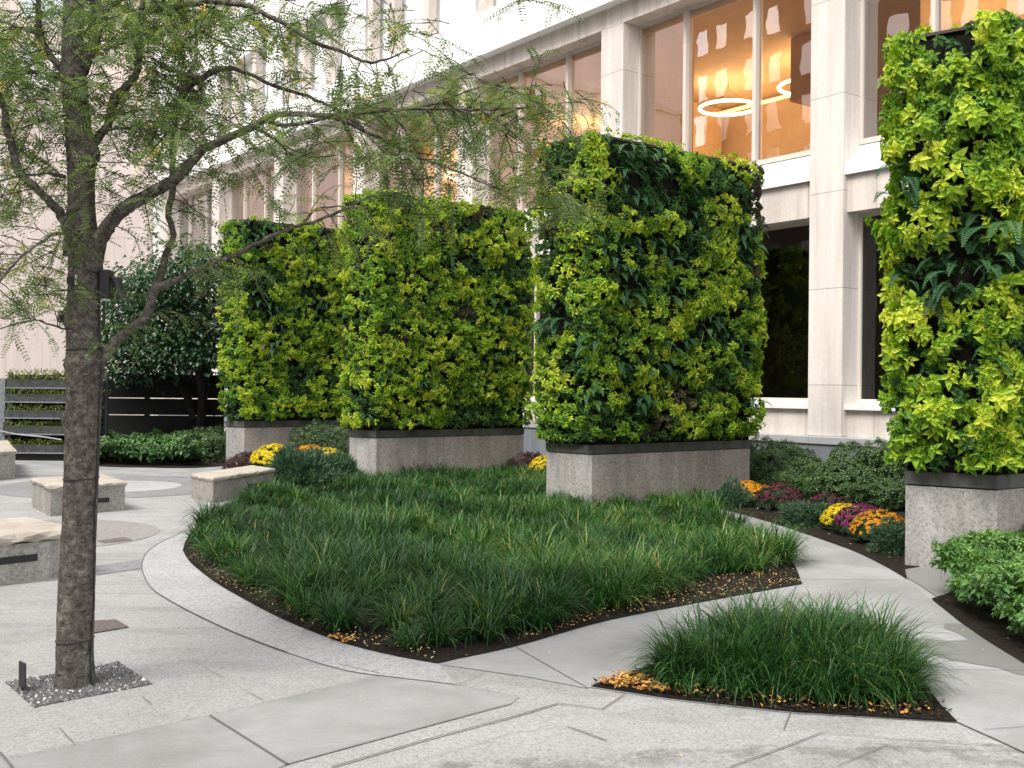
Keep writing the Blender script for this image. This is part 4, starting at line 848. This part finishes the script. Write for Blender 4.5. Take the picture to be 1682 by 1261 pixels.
# trunk surface with knots pushed out
seg = 28; mb = MB(); n0 = len(P); an = np.arange(seg)*6.2832/seg; V = np.zeros((n0, seg, 3))
for i in range(n0):
    zz = P[i][2]; rr = Rr[i]*(1+.025*np.sin(an*3+zz*4)+.02*np.sin(an*5-zz*7)+rng.normal(0, .008, seg))
    V[i] = P[i]+np.c_[np.cos(an)*rr, np.sin(an)*rr, an*0]
for kx, ky, sgn, rad, amp in ((104, 520, -1, .05, .045), (152, 605, .3, .03, .022), (108, 690, -.9, .03, .03), (110, 600, -1, .035, .025), (152, 250, 1, .07, .04), (112, 125, -.8, .05, .02), (110, 375, -.9, .06, .03), (160, 590, .9, .07, .03), (160, 420, .9, .07, .02)):
    kp = AT(kx, ky, YT); ctr_ = P[np.argmin(abs(P[:, 2]-kp[2]))]; kd = np.array([sgn, -math.sqrt(max(0, 1-sgn*sgn)), 0]); kc = ctr_+kd*.09; kc[2] = kp[2]
    dd = np.linalg.norm(V-kc, axis=2); V += (np.exp(-(dd/rad)**2)*amp)[..., None]*kd
F = [(i*seg+j, i*seg+(j+1) % seg, (i+1)*seg+(j+1) % seg, (i+1)*seg+j) for i in range(n0-1) for j in range(seg)]
mb.add(V.reshape(-1, 3), F); rel(mb.build('trunk', M['bark'], smooth=True), lt)
# limbs : (pixel path with radius px, start depth offset, end depth offset)
limbs = [
 ([(150, 618, 9), (167, 590, 9), (187, 563, 8.5), (213, 540, 8), (240, 520, 8), (253, 480, 7.5), (264, 450, 6.5), (275, 415, 5.5), (284, 385, 5), (276, 350, 5), (283, 317, 5.5), (283, 270, 5), (284, 233, 5.5), (290, 187, 5.5), (303, 150, 6), (333, 127, 5.5), (367, 112, 5), (400, 118, 3.5), (450, 140, 3.2), (520, 163, 2.6), (560, 183, 2), (610, 200, 1.4)], -.02, .35),
 ([(152, 440, 13), (162, 400, 12.5), (180, 367, 11.5), (207, 340, 11), (247, 317, 10), (283, 297, 9.5), (313, 267, 8), (330, 247, 7.5), (367, 230, 6.5), (417, 207, 6), (447, 190, 5.5), (493, 188, 4.5), (560, 190, 3.8), (600, 184, 3.4), (643, 180, 3), (700, 178, 2.6), (793, 180, 2), (870, 176, 1.2)], -.03, -.3),
 ([(240, -30, 6), (267, 12, 5.5), (340, 2, 5), (407, 10, 4.5), (444, 27, 4), (485, 48, 3.8), (516, 69, 3.4), (558, 83, 3), (589, 98, 2.6), (616, 102, 2.2), (641, 94, 1.7), (675, 82, 1)], .2, -.1),
 ([(134, 115, 9), (140, 100, 9), (152, 78, 9.5), (157, 48, 10), (159, 19, 10), (152, -30, 8)], 0, .1), ([(163, 32, 6), (181, 10, 6), (205, -10, 5)], .05, .2),
 ([(118, 135, 8), (107, 124, 6.5), (95, 105, 6), (78, 83, 5.8), (67, 60, 5.5), (63, 31, 5), (64, -10, 4.5)], -.02, .1),
 ([(66, 59, 4), (48, 48, 3.2), (33, 46, 3), (7, 36, 2.6), (-20, 30, 2)], .05, .2),
 ([(118, 420, 10), (113, 380, 9), (97, 347, 7.5), (78, 328, 6.5), (55, 305, 6), (32, 285, 6.5), (24, 258, 6.5), (17, 232, 6), (10, 205, 5.5), (8, 181, 5), (0, 159, 4.5), (-15, 140, 4)], 0, -.25),
 ([(140, 250, 10), (150, 237, 9), (168, 218, 7), (178, 205, 6.5), (183, 185, 7), (187, 165, 7.5), (207, 143, 7), (222, 125, 6), (228, 95, 6), (227, 67, 5.5), (232, 20, 5), (238, -20, 4)], .05, .3),
 ([(262, 472, 5), (300, 455, 4.2), (340, 436, 4), (390, 416, 3.8), (430, 396, 3.3), (470, 377, 3), (520, 363, 2.6), (561, 345, 2.2), (604, 326, 1.8), (650, 318, 1.4), (690, 330, 1)], -.1, -.3),
 ([(500, 362, 1.8), (520, 344, 1.6), (560, 338, 1.2), (610, 345, .8)], -.2, -.3),
 ([(540, 192, 3), (560, 197, 3), (610, 220, 2.8), (653, 240, 2.5), (693, 260, 2.2), (747, 280, 1.8), (793, 300, 1.5), (837, 327, 1)], -.1, -.4),
 ([(440, 200, 2.5), (475, 206, 3.2), (506, 200, 3.4), (537, 193, 3.3), (579, 185, 2.5), (640, 160, 1.5)], -.1, .1),
 ([(690, 178, 2), (720, 167, 1.6), (747, 157, 1.5), (793, 143, 1), (823, 147, 1.1), (860, 157, 1), (890, 170, .8)], -.2, -.3),
 ([(560, 185, 2), (600, 215, 1.6), (640, 260, 1.4), (700, 290, 1.2)], -.2, -.5), ([(750, 178, 1.6), (800, 200, 1.2), (850, 230, 1)], -.3, -.4),
 ([(325, 128, 4), (300, 120, 3), (270, 110, 2.4), (250, 95, 2)], .1, .3), ([(300, 150, 3), (270, 130, 2.5), (246, 110, 2)], .1, .4),
 ([(303, 110, 2.6), (296, 80, 2.2), (290, 40, 2), (285, 0, 1.5)], .2, .4), ([(322, 100, 2.4), (322, 60, 2), (318, 20, 1.6), (316, -10, 1.4)], .1, .3),
 ([(230, 15, 4), (290, 25, 3), (320, 45, 2.4), (350, 62, 2), (380, 78, 1.6), (420, 85, 1)], .3, .1),
 ([(300, 292, 2), (240, 325, 1.3), (215, 350, 1)], -.02, -.3), ([(150, 235, 3), (190, 210, 2), (260, 215, 1.4), (335, 205, 1)], .1, -.3),
 ([(113, 385, 3), (89, 384, 2.6), (46, 412, 2.2), (15, 442, 2), (-20, 490, 1.5)], -.03, -.5), ([(116, 535, 1.8), (102, 539, 1.6), (58, 526, 1.3), (20, 533, 1.1), (-20, 545, 1)], 0, -.5),
 ([(105, 290, 3), (75, 285, 2.4), (30, 290, 2), (-10, 300, 1.5)], 0, .3), ([(103, 130, 2), (60, 118, 2), (30, 122, 1.6), (0, 110, 1.2)], 0, -.3), ([(10, 120, 1.5), (32, 145, 1.8), (55, 165, 1.6), (70, 195, 1.2)], -.2, -.4),
 ([(112, 190, 2), (80, 195, 2), (20, 215, 1.6), (-10, 225, 1.3)], 0, .35), ([(420, 210, 2), (470, 240, 1.5), (520, 265, 1)], -.1, .1),
 ([(640, 180, 2.2), (670, 220, 1.6), (690, 265, 1.3), (705, 300, 1)], -.2, -.1), ([(793, 182, 1.6), (840, 215, 1.3), (880, 262, 1.1), (905, 310, 1)], -.3, -.5),
]
br = MB(); paths = []
for Pp, d0, d1 in limbs:
    n = len(Pp); pts = np.array([AT(x, y, YT+d0+(d1-d0)*i/(n-1)) for i, (x, y, r) in enumerate(Pp)]); rd = np.array([r*sc_ for *_, r in Pp]); rd[0] *= 1.35; rd[1] *= 1.1
    q = spline(pts, 5); rr = spline(np.c_[rd, rd*0, rd*0], 5)[:, 0]; q[1:-1] += rng.normal(0, .0025, (len(q)-2, 3))
    br.tube(q, np.maximum(rr, .0018), 10 if rd[0] > .015 else 6, noise=.035); paths.append((q, rr))
rel(br.build('branches', M['bark'], smooth=True), lt)
# twigs + pinnate leaves
tw = MB(); LB = []; LD = []; LT = []; LL = []
def twig(p, d_, L_, n_leaf, tint):
    k = 6; pts = [p]; d_ = unit(np.asarray(d_, float))
    for i in range(k): d_ = unit(d_+np.array([0, 0, -.05])+rng.normal(0, .13, 3)); pts.append(pts[-1]+d_*L_/k)
    pts = np.array(pts); tw.tube(pts, np.linspace(.0035, .0012, k+1), 3, cap=False)
    for i in range(n_leaf):
        u = rng.uniform(.12, 1); f = u*k; a = int(min(f, k-1)); q = pts[a]+(pts[a+1]-pts[a])*(f-a); t_ = unit(pts[a+1]-pts[a]); s_ = np.cross(t_, [0, 0, 1.])*(1 if i % 2 else -1)
        LB.append(q); LD.append(unit(t_*.55+s_*.8+np.array([0, 0, -.1])+rng.normal(0, .25, 3))); LT.append(tint+rng.normal(0, .1)); LL.append(rng.uniform(.09, .17))
def dens_at(x): return 1.
for q, rr in paths:
    seglen = np.linalg.norm(np.diff(q, axis=0), axis=1); tot = seglen.sum(); cum = np.concatenate([[0], np.cumsum(seglen)])
    nt_ = int(tot*15)
    for _ in range(nt_):
        s_ = rng.uniform(0, tot); i = min(np.searchsorted(cum, s_)-1, len(q)-2); i = max(i, 0)
        if rr[i] > .022 and rng.random() < .8: continue
        p = q[i]+(q[i+1]-q[i])*rng.random(); t_ = unit(q[i+1]-q[i]); side = unit(np.cross(t_, rng.normal(size=3)))
        twig(p, t_*.5+side*.9+np.array([0, 0, -.05]), rng.uniform(.15, .42), int(rng.uniform(4, 9)), rng.choice([.25, .4, .5, .6, .7], p=[.2, .3, .25, .15, .1]))
# freely hanging foliage masses (pixel centre, spread px, count, depth) carried on thin drooping shoots
masses = [(40, 60, 90, 70, 34), (40, 200, 90, 60, 22), (60, 130, 90, 60, 22), (170, 120, 60, 60, 16), (250, 60, 90, 60, 40), (250, 190, 70, 50, 26), (330, 190, 60, 50, 16), (60, 330, 90, 60, 24), (40, 440, 70, 60, 26), (60, 500, 60, 35, 12), (200, 300, 60, 40, 10),
          (370, 40, 90, 50, 26), (470, 30, 80, 40, 20), (250, 20, 120, 40, 30), (380, 190, 60, 40, 16), (440, 260, 70, 30, 12), (350, 300, 50, 30, 6), (620, 150, 90, 40, 14), (700, 200, 90, 50, 22), (780, 150, 70, 40, 16), (860, 180, 60, 50, 20), (780, 230, 80, 50, 16),
          (905, 330, 45, 40, 22), (870, 300, 35, 40, 10), (940, 180, 35, 40, 8), (600, 40, 60, 50, 14), (700, 60, 50, 60, 8), (520, 60, 60, 50, 8), (660, 280, 60, 40, 10), (560, 240, 60, 40, 8), (880, 5, 40, 12, 3), (180, 30, 60, 50, 12), (210, 240, 60, 50, 10)]
for mx_, my_, sx_, sy_, n in masses:
    for _ in range(int(n*(1.9 if mx_ < 350 and my_ < 260 else 1.0))):
        Yd = YT + rng.normal(.25, .45); p = AT(mx_+rng.normal(0, sx_*.55), my_+rng.normal(0, sy_*.55)-12, Yd); a = rng.random()*6.28
        twig(p, (math.cos(a), math.sin(a)*.6, rng.uniform(-.5, .15)), rng.uniform(.14, .36), int(rng.uniform(4, 9)), rng.choice([.2, .35, .5, .65, .8], p=[.22, .3, .25, .15, .08]))
rel(tw.build('twigs', M['darkbark']), lt)
LB, LD, LT, LL = map(np.array, (LB, LD, LT, LL)); n = len(LB); pairs = 9; mb = MB()
sd = unit(np.cross(LD, np.array([0, 0, 1.])+rng.normal(0, .5, (n, 3)))); up_ = np.cross(sd, LD); yel = rng.random(n) < .012; LT = np.clip(LT, 0, .9); LT[yel] = .97
for i in range(pairs):
    u = (i+.6)/pairs; c = LB+LD*(LL*u)[:, None]+np.array([0, 0, -1.])*(LL*u*u*.28)[:, None]
    for sg in (-1, 1):
        ll = LL*.17*(1.1-.5*abs(u-.45))*rng.uniform(.8, 1.15, n); diamonds(mb, c, sd*sg+LD*.35+[0, 0, -.1], up_+rng.normal(0, .3, (n, 3)), ll, ll*.42, np.clip(LT+rng.normal(0, .07, n), 0, 1))
q = sd*.0006; e_ = LB+LD*LL[:, None]+np.array([0, 0, -1.])*(LL*.28)[:, None]; mb.add(np.stack([LB-q, e_-q, e_+q, LB+q], 1).reshape(-1, 3), np.arange(n)[:, None]*4+[0, 1, 2, 3], .3)
rel(mb.build('foliage', M['locust']), lt)
print('locust leaves', n)
# wire bands
for yy in (574, 788, 1054):
    p = AT(130, yy, YT); i = np.argmin(abs(P[:, 2]-p[2])); c = V[i]; cc_ = c.mean(0); c2 = cc_+(c-cc_)*1.03; c2[:, 2] += .006*np.sin(an+1)
    rel(MB().tube(np.vstack([c2, c2[:2]]), .0035, 5, cap=False).build('wire_band', M['black']), lt)
# branch scars
for kx, ky, kr in ((150, 607, .020), (107, 690, .019), (111, 520, .024), (156, 262, .020)):
    kp = AT(kx, ky, YT); i = np.argmin(abs(P[:, 2]-kp[2])); ax_ = np.clip((kp[0]-P[i][0])/Rr[i], -.98, .98); aa = -math.acos(ax_); j = int(round((aa % 6.2832)/6.2832*seg)) % seg
    c0_ = V[i][j]; nn_ = unit(c0_-P[i]); t1 = np.array([-nn_[1], nn_[0], 0]); a3 = np.arange(15)*6.2832/13
    ringp = c0_-nn_*.004+np.cos(a3)[:, None]*t1*kr+np.sin(a3)[:, None]*np.array([0, 0, 1.])*kr*1.15
    o = MB().tube(ringp, kr*.42, 7, cap=False, noise=.12); o.tube([c0_-nn_*.012, c0_+nn_*.002], [kr*.75, kr*.55], 9, noise=.15); rel(o.build('branch_scar', M['bark'], smooth=True), lt)
# power cable up the right side of the trunk
cb = []
for i in range(0, n0, 3):
    if P[i][2] > AT(160, 500, YT)[2]: break
    j = int(seg*.985) % seg; cb.append(V[i][j]*1.0+unit(V[i][j]-P[i])*.006)
cb = np.array(cb); tag(MB().tube(cb, .003, 5).build('power_cable', M['black']), 'thin black cable running up the right side of the tree trunk', 'cable')
# spotlight on the trunk
sp = empty('tree_spotlight', AT(174, 520, YT), 'black twin-bodied spotlight strapped to the right side of the tree trunk', 'spotlight')
a_ = AT(174, 443, YT-.02); b_ = AT(174, 490, YT-.02)
mb = MB(); mb.box((a_[0]-.028, YT-.05, b_[2]), (a_[0]+.028, YT+.03, a_[2])); o = mb.build('housing', M['black']); rel(o, sp); bevel(o, .006, 2)
h0, h1 = AT(190, 457, YT-.02), AT(200, 490, YT-.02); o = MB().tube([h0, h0*.5+h1*.5, h1], [.026, .03, .032], 14).build('lamp_head', M['black']); rel(o, sp)
o = MB().tube([AT(180, 455, YT-.02), AT(190, 458, YT-.02)], .012, 8).build('bracket', M['black']); rel(o, sp)
o = MB().tube([AT(171, 490, YT-.02), AT(170, 535, YT-.01)], .008, 8).build('conduit', M['black']); rel(o, sp)
o = MB().tube([AT(171.5, 490, YT-.02), AT(171.5, 494, YT-.02)], .012, 8).build('fitting', M['rail']); rel(o, sp)
p = AT(126, 463, YT); i = np.argmin(abs(P[:, 2]-p[2])); fr_ = P[i]+np.array([-.03, -Rr[i]-.004, 0])
o = MB().box((fr_[0]-.03, fr_[1]-.01, p[2]-.02), (fr_[0]+.02, fr_[1]+.01, p[2]+.02)).build('strap_buckle', M['black']); rel(o, sp)
o = MB().box((fr_[0]+.018, fr_[1]-.014, p[2]-.025), (fr_[0]+.024, fr_[1]+.01, p[2]+.03)).build('strap_clip', M['rail']); rel(o, sp)
# tree pit with gravel
pit = px((10, 1122), (194, 1089), (251, 1124), (57, 1162)); flat('tree_pit', pit, .004, M['soil'])
n = 5200; cs = sample(pit, n); cs = cs[np.linalg.norm(cs-np.array([P[0][0], P[0][1]]), axis=1) > .09]; n = len(cs); sz = rng.uniform(.005, .013, n)*np.where(rng.random(n) < .05, 1.6, 1)
o6 = np.array([[1, 0, 0], [0, 1, 0], [-1, 0, 0], [0, -1, 0], [0, 0, 1], [0, 0, -1.], [.7, .7, .3], [-.7, .6, .2], [-.6, -.7, .3], [.7, -.7, .2]])
Vv = np.c_[cs, sz*.25][:, None, :]+(o6[:6][None]*sz[:, None, None]*rng.uniform(.6, 1.1, (n, 6, 3))); F8 = np.array([(0, 1, 4), (1, 2, 4), (2, 3, 4), (3, 0, 4), (1, 0, 5), (2, 1, 5), (3, 2, 5), (0, 3, 5)])
tn = np.clip(rng.beta(1.4, 3.2, n), 0, .8); tn[rng.random(n) < .05] = .97
mb = MB(); mb.add(Vv.reshape(-1, 3), (np.arange(n)[:, None, None]*6+F8[None]).reshape(-1, 3), np.repeat(tn, 8)); tag(mb.build('gravel', M['gravel']), 'grey gravel with a few white pebbles filling the tree pit', 'gravel', kind='stuff')
# panel light in the pit
g = G(38, 1137); pl = empty('path_light', g, 'small flat black marker light standing in the gravel by the trunk', 'path light')
o = MB().prism([g+[-.040, .03, 0], g+[-.034, .035, 0], g+[.026, -.022, 0], g+[.020, -.027, 0]], .03, .165).build('panel', M['black']); rel(o, pl)
o = MB().tube([g+[-.004, 0, -.01], g+[-.004, 0, .035]], .008, 6).build('stake', M['black']); rel(o, pl)
